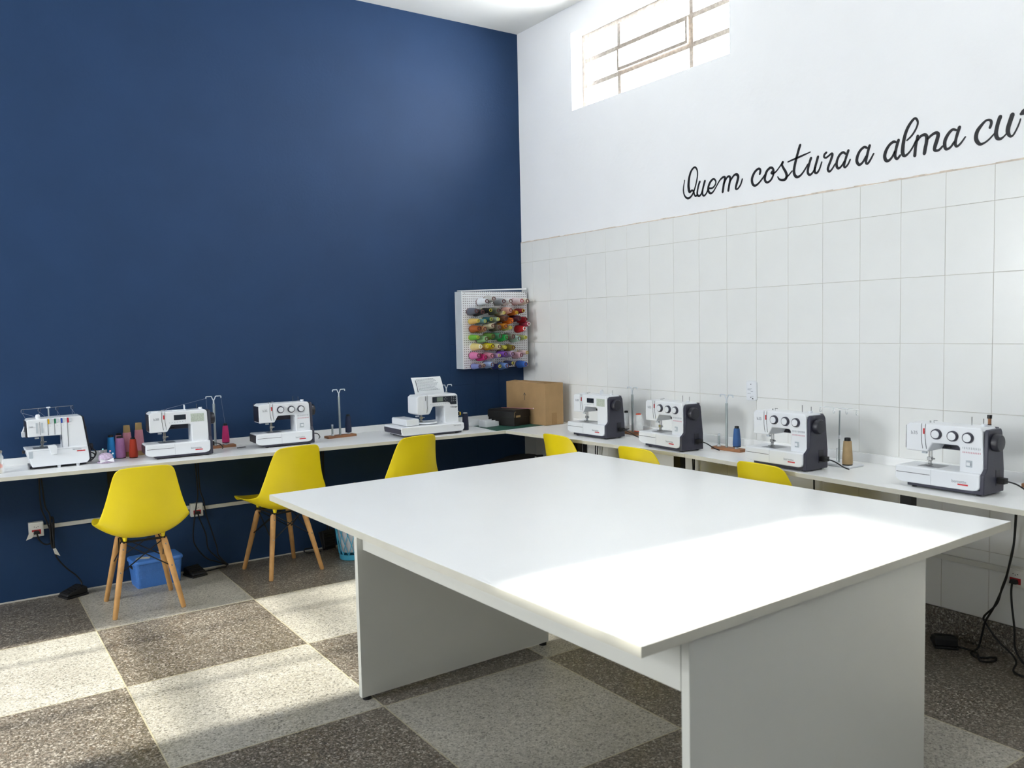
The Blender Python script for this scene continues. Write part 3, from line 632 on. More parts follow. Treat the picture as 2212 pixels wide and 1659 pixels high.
# ------------------------------------------------------------------ overlock machine
def make_serger():
    t = thing('overlock_machine', 'white four-thread overlock machine at the left end of the worktop', 'overlock machine', (-3.338, -.205, ZC))
    F = -.055
    MB().prism([(0,.014),(.258,.014),(.272,.032),(.266,.104),(-.026,.108)], 'y', F, .13).build('lower_body', M_PLW, t, bevel=.004)
    MB().prism([(-.012,.172),(.146,.172),(.150,.165),(.150,.100),(.268,.100),(.248,.262),(.240,.268),(-.006,.264),(-.014,.256)], 'y', -.035, .10).build('upper_body', M_PLW, t, bevel=.005)
    MB().prism([(.262,.012),(.285,.012),(.285,.06),(.258,.262),(.246,.262)], 'y', -.02, .135).build('side_panel', M_ANT2, t, bevel=.003)
    MB().prism([(-.020,.17),(-.012,.17),(-.012,.252),(-.018,.256)], 'y', -.03, .10).build('end_cover', M_ANT2, t, bevel=.001)
    MB().box(-.034,-.018,.03,.07,.168,.196).prism([(-.030,.196),(-.02,.196),(-.02,.225)], 'y', .035, .065).build('thread_cutter', M_PLW, t, bevel=.002)
    MB().box(-.01, .258, -.02, .125, .004, .016).build('chassis', M_ANT2, t)
    for x in (.125, .215): MB().cyl((x,-.035,0),(x,-.035,.016),.008,.010,10).build('foot', M_PLW, t)
    for x in (.03, .24): MB().cyl((x,.11,0),(x,.11,.006),.010,n=10).build('foot', M_RUB, t)
    MB().box(.012, .085, -.045, .04, .1055, .109).build('needle_plate', M_PLATE, t)
    needle_unit(t, .052, -.005, .174, .109)
    MB().prism([(.075,.122),(.112,.124),(.118,.118),(.118,.075),(.092,.072)], 'y', F-.016, -.02).build('knife_cover', M_PLW, t, bevel=.006)
    MB().box(-.014, .006, F-.0012, F+.002, .062, .098).build('cover_catch', M_PLG, t, bevel=.003)
    MB().lathe([(.010,0),(.012,.012),(.010,.022),(.006,.025)], (.042,.0,.262), (0,0,1), 18).build('pressure_dial', M_PLW, t)
    yf = -.0358
    for k, (x, c, zb) in enumerate(((.084,'e3b21c',.176),(.115,'1c7a52',.176),(.146,'2a4fb0',.105),(.176,'c02038',.105))):
        MB().box(x-.0012, x+.0004, yf-.0004, yf+.0008, zb, .262).build('tension_slot', M_INKD, t)
        MB().box(x, x+.007, yf-.0012, yf+.001, .236, .262).build('colour_tab', mat('tab_'+c, c, .4), t)
        MB().box(x+.008, x+.020, yf-.003, yf+.001, .240, .263).build('tension_dial', M_PALE, t, bevel=.001)
        text(str(k+4 if k < 2 else k), .006, M_INK, 'print', t, (x+.010, yf-.0002, .222))
    MB().box(.028,.036,yf-.0006,yf+.001,.19,.244).box(.053,.061,yf-.0006,yf+.001,.19,.244).build('window_strip', M_PLG, t)
    MB().box(.0445,.0475,yf-.0008,yf+.001,.180,.250).build('needle_slot', M_INK, t)
    text('b44', .011, M_INK, 'model_mark', t, (-.002, yf-.0002, .222))
    MB().box(.0, .268, F-.0005, F+.001, .0985, .0993).build('cover_seam', M_INK, t)
    text('bernette', .012, M_INK, 'logo', t, (.192, -.0555, .1085 - .02))
    MB().box(.212, .252, F-.0008, F+.001, .079, .0845).build('logo_bar', M_RED, t)
    MB().lathe([(.018,0),(.020,.004),(.020,.016),(.016,.020)], (.284,.05,.085), (1,0,0), 20).build('hand_wheel', M_ANT2, t)
    MB().lathe([(.008,0),(.008,.012)], (.266,.06,.19), (1,0,0), 12).build('thread_knob', M_ANT2, t)
    MB().lathe([(.009,0),(.009,.014)], (-.022,.05,.088), (-1,0,0), 12).build('thread_knob', M_ANT2, t)
    MB().cyl((.104,.108,.18),(.104,.115,.315),.004,n=10).build('mast', M_ALU, t)
    MB().box(.094,.114,.109,.121,.308,.316).build('mast_clip', M_PLW, t, bevel=.002)
    MB().tube([(-.022,.115,.309),(.225,.115,.314)], .0014, 6, 1).build('guide_bar', M_CHROME, t)
    for x in (-.02, .06, .145, .219):
        z = .309 + (x+.022)*.02
        MB().tube([(x-.004,.115,z),(x-.006,.115,z-.014),(x,.115,z-.020),(x+.006,.115,z-.014),(x+.004,.115,z)], .0012, 5, 3).build('thread_loop', M_CHROME, t)
    th = mat('thread_pale', '9aa0ae', .6)
    for a, b in (((-.02,.115,.29),(-.012,0,.262)),((-.02,.115,.29),(.04,.0,.272)),((.06,.115,.291),(.045,0,.27)),((.06,.115,.291),(.088,-.02,.262)),((.145,.115,.292),(.136,0,.262)),((.145,.115,.292),(.150,-.02,.262)),((.219,.115,.294),(.205,0,.262)),((.219,.115,.294),(.226,0,.262))):
        MB().tube([a, b], .0005, 4, 1).build('thread', th, t)
    MB().tube([(.283,.09,.06),(.31,.09,.065),(.322,.085,.045),(.31,.08,.02),(.284,.08,.025)], .0035, 6).tube([(.283,.095,.05),(.305,.10,.045),(.318,.10,.03),(.30,.10,.006),(.26,.13,.004)], .0035, 6).build('power_cord', M_CORD, t)
    return t
make_serger()

# ------------------------------------------------------------------ embroidery machine with hoop
def make_embroidery():
    t = thing('embroidery_machine', 'white embroidery machine with hoop and black control panel, near the corner', 'embroidery machine', (-1.075, -.395, ZC), math.radians(-1)); t.scale = (1.17, 1.12, 1.06)
    X = lambda u: u - .205
    F, B = -.105, .125
    MB().prism([(X(0),.040),(X(.006),.020),(X(.02),.014),(X(.375),.014),(X(.39),.020),(X(.395),.034),(X(.392),.066),(X(.0),.066)], 'y', F, B).build('bed', M_PLW, t, bevel=.007, seg=3)
    MB().prism([(F+.006,.024),(B-.01,.024),(B-.004,.040),(B-.004,.055),(F+.004,.055)], 'x', X(-.003), X(.004)).build('bed_end_cover', M_ANT, t, bevel=.002)
    MB().box(X(.03), X(.38), F+.01, B-.01, .006, .016).build('chassis', M_ANT, t)
    for x, y in ((.05,F+.03),(.36,F+.03),(.05,B-.03),(.36,B-.03)): MB().cyl((X(x),y,0),(X(x),y,.008),.010,n=10).build('foot', M_RUB, t)
    MB().prism([(X(.125),.134),(X(.140),.126),(X(.198),.126),(X(.206),.132),(X(.226),.172),(X(.290),.172),(X(.298),.164),(X(.298),.060),(X(.388),.060),(X(.384),.235),(X(.372),.246),(X(.14),.246),(X(.125),.234)], 'y', -.05, .072).build('body', M_PLW, t, bevel=.010, seg=3)
    yf = -.0508
    MB().prism([(X(.222),.197),(X(.318),.197),(X(.332),.190),(X(.338),.178),(X(.376),.178),(X(.376),.232),(X(.222),.232)], 'y', yf-.0006, yf+.002).build('control_panel', M_LCD, t)
    MB().box(X(.250), X(.288), yf-.0014, yf, .202, .229).build('screen', M_LCDG, t)
    for k in range(9): MB().lathe([(.0022,0),(.0016,.001)], (X(.345 + (k % 3)*.0115), yf-.0004, .224 - (k//3)*.012), (0,-1,0), 8).build('button', M_PLG, t)
    for dx, dz in ((0,.008),(0,-.008),(-.008,0),(.008,0)): MB().lathe([(.0018,0),(.0014,.001)], (X(.306+dx), yf-.0004, .215+dz), (0,-1,0), 8).build('button', M_PLG, t)
    for k in range(8): MB().lathe([(.0024,0),(.0018,.001)], (X(.212+k*.013), yf-.0002, .186), (0,-1,0), 8).build('button', M_PLG, t)
    text('Chicago 7', .0135, M_INKD, 'model_mark', t, (X(.336), yf-.0003, .158))
    text('bernette', .0135, M_INK, 'logo', t, (X(.325), F-.0004, .048))
    MB().tube([(X(.190),yf,.246),(X(.188),yf,.20),(X(.189),yf,.165),(X(.184),yf,.136)], .0009, 5, 3).build('thread_slot', M_INKD, t)
    MB().box(X(.178), X(.1805), yf-.0004, yf+.001, .212, .24).build('thread_slot', M_INKD, t)
    needle_unit(t, X(.165), -.01, .128, .075)
    MB().prism([(X(.045),.068),(X(.125),.068),(X(.125),.104),(X(.120),.108),(X(.050),.108),(X(.045),.104)], 'y', -.075, .12).build('embroidery_arm', M_PLW, t, bevel=.004)
    loops = []
    for (rx, ry, z) in ((.062,.070,.070),(.066,.074,.074),(.062,.070,.079),(.050,.058,.079),(.047,.055,.074),(.050,.058,.070),(.062,.070,.070)):
        loops.append([(X(.195)+rx*math.cos(2*PI*k/32), -.010+ry*math.sin(2*PI*k/32), z) for k in range(32)])
    MB().ring(loops, False, False).build('hoop', M_PLW, t)
    MB().box(X(.120), X(.145), -.025, .005, .070, .080).build('hoop_clip', M_PLW, t, bevel=.002)
    MB().lathe([(.051,0),(.051,.002)], (X(.195),-.01,.0705), (0,0,1), 32).build('hooped_fabric', M_PALE, t)
    MB().lathe([(.020,0),(.022,.004),(.022,.012),(.018,.016)], (X(.386),-.02,.115), (1,0,0), 20).build('hand_wheel', M_ANT2, t)
    for dz in (-.008, .010): MB().lathe([(.007,0),(.007,.002)], (X(.392),-.037,.115+dz), (.5,-1,0), 12).build('bobbin_end', M_PLW, t)
    MB().lathe([(.012,0),(.012,.014)], (X(.400),-.02,.112), (1,0,0), 14).build('yellow_reel', mat('yellow_thread', 'd6b416', .6), t)
    MB().tube([(X(.39),.05,.04),(X(.43),.06,.045),(X(.44),.07,.02),(X(.41),.08,.006)], .0035, 6).build('power_cord', M_CORD, t)
    return t
make_embroidery()
# printed instruction sheet leaning behind the machine head
sh = thing('instruction_sheet', 'printed white sheet standing up behind the embroidery machine', 'paper sheet', (-.985, -.30, ZC+.258))
n = 8; vs_ = []; fs_ = []
for r in range(n+1):
    for x in (-.112, .112):
        z = .11*r/n; y = .012 + .030*(r/n)**1.6
        vs_.append((x - .012*r/n, y, z)); vs_.append((x - .012*r/n, y+.0006, z))
for r in range(n):
    a = r*4; b = a+4
    fs_ += [(a,a+2,b+2,b),(a+1,b+1,b+3,a+3),(a,b,b+1,a+1),(a+2,a+3,b+3,b+2)]
fs_ += [(0,1,3,2),(n*4,n*4+2,n*4+3,n*4+1)]
MB().add(vs_, fs_).build('page', M_PAPER, sh, ang=1.2)
for k in range(11):
    f_ = .20 + .068*k; y = .012 + .030*f_**1.6 - .0007; z = .11*f_
    x0 = -.078 - .012*f_; ln = random.uniform(.12, .155)
    mbp = MB(); xx = x0
    while xx < x0 + ln:
        wl_ = random.uniform(.006, .016); mbp.box(xx, xx+wl_, y-.0002, y+.0006, z, z+.0028); xx += wl_ + .0022
    mbp.build('text_line', M_INK, sh, smooth=False)
tl = MB()
for k in range(18):
    f_ = .12 + .04*k; y = .012 + .030*f_**1.6 - .0008; tl.box(-.089-.012*f_, -.084-.012*f_, y-.0002, y+.0006, .11*f_, .11*f_+.0038)
tl.build('margin_bar', M_INKD, sh, smooth=False)

# ------------------------------------------------------------------ thread cones and stands
def thread_mat(c):
    key = 'thread_' + c
    if key in MATS: return MATS[key]
    m = mat(key, c, .62, var=.06, scale=40)
    nt = m.node_tree; N = nt.nodes; L = nt.links
    w = N.new('ShaderNodeTexWave'); w.bands_direction = 'Z'; w.inputs['Scale'].default_value = 190; w.inputs['Distortion'].default_value = 1.5
    tc = N.new('ShaderNodeTexCoord'); L.new(tc.outputs['Object'], w.inputs['Vector'])
    b = N.new('ShaderNodeBump'); b.inputs['Strength'].default_value = .35; b.inputs['Distance'].default_value = .002
    L.new(w.outputs['Fac'], b.inputs['Height']); L.new(b.outputs['Normal'], N['Principled BSDF'].inputs['Normal'])
    return m
def cone(name, label, loc, color, core, h=.12, r0=.026, r1=.018, tip=.012, group=None, rx=0.0, over=.004, hollow=None, n=22):
    """thread wound on a tapered core, standing on its base (local +z is the cone's axis)"""
    t = thing(name, label, 'thread cone', loc, 0, group)
    t.rotation_euler = (rx, 0, 0)
    MB().lathe([(r0*.93,over),(r0,over+.005),(r0*.99,h*.25),(r1+(r0-r1)*.45,h*.6),(r1,h-tip-.004),(r1*.9,h-tip)], n=n).build('thread', thread_mat(color), t)
    ri = r1*.62
    MB().lathe([(r0*.97,0),(r0*.97,over),(r0*.6,over+.004)], n=n).build('base_flange', core, t)
    # hollow tip: outer wall, rim and inner wall
    loops = []
    for r, z in ((r1*.80,h-tip-.006),(r1*.74,h-.001),(r1*.66,h),(ri*.88,h-.0005),(ri*.8,h-.075)):
        loops.append([(r*math.cos(2*PI*k/n), r*math.sin(2*PI*k/n), z) for k in range(n)])
    MB().ring(loops, False, True).build('core_tip', core, t)
    return t
K_BRN = mat('cone_core_brown', '5e2a26', .5); K_YEL = mat('cone_core_yellow', 'c9bd3a', .5); K_BLK = mat('cone_core_black', '141416', .5)
K_WHT = mat('cone_core_white', 'e8e8e6', .5); K_ORG = mat('cone_core_orange', 'e0522a', .5); K_RED = mat('cone_core_red', 'a83240', .5)

def stand(label, loc, rz, tubes, L0, L1, hp=.30, wood=M_WOOD2, pins=(), arm=.040):
    """wooden base, grey pole with forked two-arm guide, spool pins"""
    t = thing('thread_stand', label, 'thread stand', loc, rz, 'thread stands on the worktops')
    MB().box(L0, L1, -.03, .03, 0, .015).build('base', wood, t, bevel=.0015)
    MB().cyl((0,0,.015),(0,0,hp-.045),.0072,n=14).build('pole', M_ALU, t)
    f = MB().cyl((0,0,hp-.05),(0,0,hp-.022),.0045,n=10)
    for s in (-1, 1):
        f.tube([(0,0,hp-.026),(s*.007,0,hp-.014),(s*.011,0,hp-.003),(s*.015,0,hp),(s*.026,0,hp),(s*arm,0,hp),(s*(arm+.004),0,hp-.003),(s*(arm+.004),0,hp-.012)], .0033, 6, 3)
    f.build('thread_guide', M_PALE, t)
    for x, h in pins:
        p = MB().cyl((x,0,.015),(x,0,h),.0062,n=12).build('spool_pin', M_ALU, t)
        MB().lathe([(.0105,0),(.0095,.006),(.007,.010)], (x,0,.015), n=14).build('pin_collar', M_PALE, p)
        MB().cyl((x,0,h-.012),(x,0,h),.0066,n=12).build('pin_cap', M_PALE, p)
    return t
stand('wooden thread stand with a magenta cone, beside the computer sewing machine on the blue side', (-2.353,-.075,ZC), 0, None, -.115, .115, .315, pins=((.062,.06),(-.062,.05)))
tl_ = MB().tube([(-2.397,-.075,ZC+.305),(-2.688,-.275,ZC+.270)], .0007, 4, 1).tube([(-2.309,-.075,ZC+.305),(-2.291,-.075,ZC+.145)], .0005, 4, 1).tube([(-2.397,-.075,ZC+.305),(-2.385,-.06,ZC+.16)], .0005, 4, 1)
tag(tl_.build('loose_thread', mat('thread_pale', '9aa0ae', .6)), 'grey thread strung from the stand across to the machine with dark screen', 'thread')
cone('thread_cone', 'magenta thread cone on the wooden stand against the blue wall', (-2.291,-.075,ZC+.026), 'c8266e', K_BLK, .118, .022, .0155)
stand('wooden thread stand with a navy cone and a bare pin, against the blue wall', (-1.574,-.135,ZC), math.radians(6), None, -.10, .105, .312, pins=((-.055,.088),(.062,.06)))
cone('thread_cone', 'navy thread cone on the wooden stand between the dial machine and the embroidery machine', (-1.512,-.129,ZC+.026), '1a2748', K_BLK, .118, .0205, .0150)
stand('thread stand mostly hidden behind the embroidery machine', (-.735,-.075,ZC), 0, None, -.10, .10, .292)
stand('wooden thread stand with two white cones, against the tiled wall', (-.115,-1.345,ZC), math.radians(-90), None, -.11, .115, .297, pins=((.06,.05),(-.06,.05)))
cone('thread_cone', 'slim white thread spool with black cap, behind the computer machine on the tiled side', (-.112,-1.283,ZC+.026), 'dfe2e4', K_BLK, .118, .0185, .0165)
cone('thread_cone', 'large white thread cone with orange core on the tiled side', (-.125,-1.410,ZC+.026), 'eceeee', K_ORG, .110, .029, .0215, .006)
stand('wooden thread stand with a royal blue cone and a bare pin, against the tiled wall', (-.202,-2.190,ZC), math.radians(-90), None, -.085, .115, .300, pins=((-.055,.085),(.068,.05)))
cone('thread_cone', 'royal blue thread cone on the wooden stand against the tiled wall', (-.200,-2.258,ZC+.024), '2f5a92', K_BLK, .112, .0215, .0155)
# white plastic stand with telescopic mast
ws = thing('thread_stand', 'white plastic thread stand with thin telescopic mast and clear guide, holding a beige cone', 'thread stand', (-.185,-2.868,ZC), math.radians(-92), 'thread stands on the worktops')
MB().box(-.085, .10, -.055, .05, 0, .013).build('base', M_PLW, ws, bevel=.005, seg=3)
MB().cyl((0,0,.013),(0,0,.13),.0042,n=10).cyl((0,0,.14),(.002,0,.262),.0034,n=10).build('mast', M_ALU, ws)
MB().cyl((0,0,.126),(0,0,.144),.0052,n=10).build('mast_collar', M_PLW, ws)
g = MB().tube([(-.11,0,.272),(.10,0,.272)], .0026, 6, 1)
for x in (-.105,-.03,.04,.095): g.tube([(x,0,.272),(x-.005,0,.252),(x,0,.246),(x+.005,0,.256)], .0022, 6, 2)
g.build('guide_bar', M_CLEAR, ws)
MB().cyl((-.035,.03,.013),(-.035,.03,.075),.003,n=10).build('spool_pin', M_CLEAR, ws)
cone('thread_cone', 'beige thread cone with black core on the white plastic stand', (-.226,-2.940,ZC+.0135), 'b59a70', K_BLK, .128, .0235, .0185, .014)
tag(MB().box(-.13,-.03,-3.78,-3.66,ZC,ZC+.017).build('wooden_stand_base', M_WOOD2, bevel=.002), 'brown wooden block behind the rightmost sewing machine', 'wooden base')

# loose cones beside the pincushion
LC = [('bright blue', '1380c4', K_BLK, (-2.935,-.105), .135, .0235, .017, .012), ('dusty pink', 'b9818c', K_BLK, (-2.885,-.045), .135, .021, .017, .01),
      ('orchid purple', 'b079ac', K_BLK, (-2.890,-.115), .125, .0275, .022, .010), ('orange red', 'bf3a1c', K_BLK, (-2.828,-.150), .115, .0235, .0165, .008)]
for nm, c, core, (x, y), h, r0, r1, tp in LC:
    cone('thread_cone', f'{nm} thread cone beside the pincushion on the worktop', (x,y,ZC), c, core, h, r0, r1, tp)
for k, (x, y, h, w) in enumerate(((-2.843,-.060,.178,'left'),(-2.778,-.055,.188,'right'))):
    t = thing('thread_cone', f'tall pink cone on a paper tube, the {w} one of the tall pair', 'thread cone', (x,y,ZC))
    MB().lathe([(.0275,0),(.017,h),(.014,h),(.013,h-.02)], n=22).build('paper_tube', M_KRAFT, t)
    MB().lathe([(.0262,.028),(.0285,.030),(.0215,h-.042),(.019,h-.040)], n=22).build('thread', thread_mat('c98796'), t)
cone('thread_cone', 'tall dark navy spool beside the embroidery machine', (-.793,-.425,ZC), '141c38', K_WHT, .122, .0215, .019, .004)
# pincushion
pc = thing('pincushion', 'round lilac fabric pincushion with white bow and pearl pins', 'pincushion', (-2.985,-.235,ZC)); pc.scale = (1.25, 1.25, 1.2)
MB().lathe([(.030,0),(.036,.002),(.034,.005),(.028,.006)], n=24).build('base_frill', M_LILAC, pc)
MB().lathe([(.020,.004),(.027,.012),(.030,.024),(.026,.036),(.016,.043),(.003,.045)], n=24).build('cushion', M_LILAC, pc)
for s in (-1, 1): MB().add([(0,-.029,.012),(s*.026,-.036,.024),(s*.028,-.036,.004),(0,-.034,.010),(s*.026,-.041,.022),(s*.028,-.041,.005)], [(0,1,2),(3,5,4),(0,3,4,1),(1,4,5,2),(2,5,3,0)]).build('bow', M_WFAB, pc)
for (x, y, z, c) in ((-.010,-.004,.062,'9fd6dc'),(.018,-.010,.052,'e0a9b8'),(.028,-.014,.040,'bfe3e6'),(-.022,.006,.052,'e3d9ea')):
    p = MB().cyl((x*.6,y*.6,z-.026),(x,y,z),.0008,n=5).build('pin', M_CHROME, pc); MB().ball((x,y,z),.0042,10,6).build('pin_head', mat('pearl_'+c, c, .2), p)
dsh = thing('pin_dish', 'clear plastic dish behind the free arm of the blue wall screen machine', 'dish', (-2.575,-.165,ZC))
MB().lathe([(.022,0),(.030,.004),(.036,.030),(.034,.030),(.028,.006)], n=24).build('bowl', M_CLEAR, dsh)
# glass jar of bobbins at the left edge
jr = thing('bobbin_jar', 'clear jar of coloured bobbins at the left edge of the worktop', 'jar', (-3.492,-.245,ZC))
MB().lathe([(.026,0),(.028,.004),(.028,.085),(.022,.095),(.022,.105)], n=24).build('glass', M_CLEAR, jr)
for k, (c, z, x, y) in enumerate((('d8cdb4',.010,.006,-.010),('d8cdb4',.024,-.006,-.008),('e2642c',.038,.008,-.010),('a8763c',.054,0,-.008),('d9d6c6',.066,.005,-.009),('5c8a4e',.080,0,-.005))):
    MB().lathe([(.012,0),(.012,.010),(.004,.011)], (x,y,z), (.2,-1,.1), 14).build('bobbin', mat('bobbin_'+c, c, .5), jr)
MB().lathe([(.020,.106),(.023,.107),(.023,.116),(.020,.118)], n=24).build('lid', mat('jar_lid', '9a948c', .4, .3), jr)
sn = thing('thread_snips', 'small dark thread snips lying on the worktop', 'thread snips', (-2.232,-.185,ZC), .25)
MB().prism([(-.026,-.003),(.0,-.006),(.030,-.004),(.030,.0),(0,.002)], 'z', .0005, .004).build('blade', M_PLATE, sn); MB().prism([(-.026,.003),(.0,.008),(.030,.005),(.030,.001),(0,.003)], 'z', .0005, .005).build('handle', M_BLK, sn)

# ------------------------------------------------------------------ pegboard with thread cones
M_PEG = mat('pegboard_white', 'f0f0f2', .5)
def peg_holes(m):
    nt = m.node_tree; N = nt.nodes; L = nt.links; b = N['Principled BSDF']
    tc = N.new('ShaderNodeTexCoord'); sp = N.new('ShaderNodeSeparateXYZ'); L.new(tc.outputs['Object'], sp.inputs[0])
    def fr(o):
        a = N.new('ShaderNodeMath'); a.operation = 'MULTIPLY'; a.inputs[1].default_value = 1/.0165; L.new(o, a.inputs[0])
        f_ = N.new('ShaderNodeMath'); f_.operation = 'FRACT'; L.new(a.outputs[0], f_.inputs[0])
        s_ = N.new('ShaderNodeMath'); s_.operation = 'SUBTRACT'; s_.inputs[1].default_value = .5; L.new(f_.outputs[0], s_.inputs[0])
        q = N.new('ShaderNodeMath'); q.operation = 'MULTIPLY'; L.new(s_.outputs[0], q.inputs[0]); L.new(s_.outputs[0], q.inputs[1]); return q.outputs[0]
    ad = N.new('ShaderNodeMath'); ad.operation = 'ADD'; L.new(fr(sp.outputs['X']), ad.inputs[0]); L.new(fr(sp.outputs['Z']), ad.inputs[1])
    lt = N.new('ShaderNodeMath'); lt.operation = 'LESS_THAN'; lt.inputs[1].default_value = .04; L.new(ad.outputs[0], lt.inputs[0])
    old = b.inputs['Base Color'].links[0].from_socket
    mx = N.new('ShaderNodeMix'); mx.data_type = 'RGBA'; L.new(lt.outputs[0], mx.inputs[0]); L.new(old, mx.inputs[6]); mx.inputs[7].default_value = (*lin('5a4a48'), 1)
    L.new(mx.outputs[2], b.inputs['Base Color'])
peg_holes(M_PEG)
pb = thing('pegboard', 'white pegboard box hung on the blue wall in the corner, full of thread cones', 'pegboard', (-.317,0,1.148))
MB().box(-.285,.285,-.100,-.094,0,.557).build('perforated_panel', M_PEG, pb, bevel=.0008, smooth=False)
fm = MB(); fm.box(-.285,-.268,-.094,0,0,.557); fm.box(.268,.285,-.094,-.002,0,.557); fm.box(-.268,.268,-.094,0,0,.016); fm.box(-.268,.268,-.094,0,.541,.557)
fm.build('frame', mat('pegboard_frame', 'c6ccd0', .5), pb, bevel=.0008, smooth=False)
lt_ = MB().add([(-.29,-.06,.560),(.283,-.10,.572),(.283,-.085,.572),(-.29,-.045,.560),(-.29,-.06,.565),(.283,-.10,.585),(.283,-.085,.585),(-.29,-.045,.565)], [(0,3,2,1),(4,5,6,7),(0,1,5,4),(1,2,6,5),(2,3,7,6),(3,0,4,7)]).build('top_strip', M_LAM, pb, smooth=False)
for (x, z) in ((-.262,.545),(-.262,.01),(.275,.545)): MB().lathe([(.004,0),(.003,.002)], (x,-.1,z), (0,-1,0), 8).build('screw', M_CHROME, pb)
ROWS = [
 [('white','e6ebf0',0,-.457,1.632),('pale grey','c9c9c4',0,-.395,1.650),('mid grey','a9adb2',0,-.308,1.631),('off-white','eceae8',0,-.246,1.633),('white and red','ead9da',3,-.148,1.635),('cream','ebe3cf',0,-.096,1.633)],
 [('slate grey','5f6370',0,-.543,1.563),('charcoal','2c2a2e',0,-.495,1.555),('black','141417',1,-.427,1.567),('olive grey','6d7364',0,-.360,1.565),('pale cream','d9c79e',1,-.311,1.548),('peach pink','e3b1a4',0,-.248,1.566),('pumpkin orange','c9741f',1,-.198,1.549),('dark red','8e1e26',1,-.138,1.562)],
 [('straw yellow','dcb866',1,-.533,1.493),('sky teal','7fb7bf',1,-.474,1.490),('dark teal','1f5f66',1,-.422,1.503),('sage green','a8bca4',1,-.362,1.502),('chestnut brown','6d4630',0,-.297,1.506),('vivid orange','f07d1a',0,-.237,1.491),('plum','4d1c34',0,-.177,1.507),('crimson','b0162e',0,-.114,1.499)],
 [('rust orange','ad5a24',0,-.524,1.438),('tan','bd8d63',0,-.474,1.435),('beige','d0c6a8',0,-.409,1.456),('taupe','7d7060',0,-.353,1.444),('amber','d98a1e',0,-.298,1.451),('pale lemon','ddd18c',1,-.252,1.440),('scarlet','c61826',2,-.135,1.430),('rose red','a83a52',2,-.091,1.464)],
 [('lime green','6fb53a',1,-.536,1.377),('soft green','8fbf85',0,-.469,1.363),('moss green','5b8536',0,-.409,1.381),('jade green','4c9c74',0,-.348,1.382),('emerald green','2fbf5f',0,-.291,1.369),('greyish brown','7d7a70',0,-.236,1.375),('mint','bfe3d6',0,-.180,1.359),('yellow green','b3c07a',1,-.125,1.365)],
 [('butter yellow','e3cf86',2,-.520,1.309),('gold','cfb052',1,-.464,1.308),('lemon yellow','e8d81e',0,-.413,1.309),('ivory','e9e2bd',0,-.357,1.305),('chartreuse','c3c055',1,-.306,1.297),('olive','9a8a35',0,-.232,1.294)],
 [('rose pink','df7fb0',0,-.532,1.246),('hot magenta','d22a7e',0,-.477,1.232),('light pink','e9a6c3',0,-.417,1.240),('lilac','a98bc0',1,-.363,1.240),('violet','8a55c4',0,-.300,1.249),('lavender','c7a9d2',0,-.237,1.247),('blush pink','e6bdc9',0,-.161,1.236),('pale pink','dcc0c4',1,-.117,1.253)],
 [('periwinkle','8088bd',0,-.526,1.169),('stone','b9aaa0',0,-.490,1.173),('powder blue','a3bfe6',0,-.417,1.177),('navy','2a2f6e',1,-.354,1.161),('cornflower blue','6f95d0',0,-.295,1.162),('midnight blue','2b3158',1,-.243,1.180),('bright blue','3a72cf',0,-.126,1.167)]]
RN = ['top','second','third','fourth','fifth','sixth','seventh','bottom']
SPOTS = [(q_[3], q_[4]) for row in ROWS for q_ in row]
for r, row in enumerate(ROWS):
    for k, (nm, c, kind, x, z) in enumerate(row):
        core = (K_BRN, K_YEL, K_WHT, K_RED)[kind]
        big = kind != 1
        h = .108 + random.uniform(-.006, .006)
        near = min(math.hypot(x-a_, z-b_) for a_, b_ in SPOTS if (a_, b_) != (x, z))
        rb = min(.0285 if big else .0215, near*.5 + (.003 if big else -.003))
        cone('thread_cone', f'{nm} thread cone, {ordinal(k)} from the left in the {RN[r]} row of the pegboard', (x, -.1005, z - .004), c, core,
             h, rb, min(rb*.72, .0185 if big else .0150), .006, 'thread cones on the pegboard', rx=PI/2 - .035, over=.006, n=18)

# ------------------------------------------------------------------ corner of the worktop
tag(slab([(-.655,-.60),(-.20,-.555),(-.17,-.05),(-.60,-.05)], ZC, ZC+.003).build('cutting_mat', M_MAT, bevel=.0008), 'dark green cutting mat lying in the corner of the worktop', 'cutting mat')
cb = thing('cardboard_box', 'brown cardboard box standing in the corner of the worktop', 'cardboard box', (-.250,-.605,ZC+.003), math.radians(2))
W_, D_, H_ = .160, .46, .292
b = MB()
b.box(0,W_,0,.004,0,H_); b.box(0,W_,D_-.004,D_,0,H_); b.box(0,.004,.004,D_-.004,0,H_); b.box(W_-.004,W_,.004,D_-.004,0,H_); b.box(.004,W_-.004,.004,D_-.004,0,.004)
b.build('carton', M_CARD, cb, smooth=False)
MB().add([(.004,.004,H_-.003),(W_-.004,.004,H_-.003),(W_-.01,.105,H_-.018),(.01,.105,H_-.012),(.004,.004,H_),(W_-.004,.004,H_),(W_-.01,.105,H_-.015),(.01,.105,H_-.009)], [(0,3,2,1),(4,5,6,7),(0,1,5,4),(1,2,6,5),(2,3,7,6),(3,0,4,7)]).build('flap', M_INSIDE, cb, smooth=False)
MB().add([(.004,.10,H_-.002),(.004,D_-.004,H_-.002),(.075,D_-.01,H_+.004),(.075,.11,H_-.004),(.004,.10,H_+.001),(.004,D_-.004,H_+.001),(.075,D_-.01,H_+.007),(.075,.11,H_-.001)], [(0,3,2,1),(4,5,6,7),(0,1,5,4),(1,2,6,5),(2,3,7,6),(3,0,4,7)]).build('flap', M_CARD, cb, smooth=False)
MB().box(.055,.100,-.0008,.001,0,.085).build('tape', M_TAPE, cb, smooth=False)
ar = MB(); ar.box(-.0008,.001,.236,.240,.165,.215); ar.tube([(-.0004,.225,.200),(-.0004,.238,.218),(-.0004,.251,.200)], .0018, 5, 1)
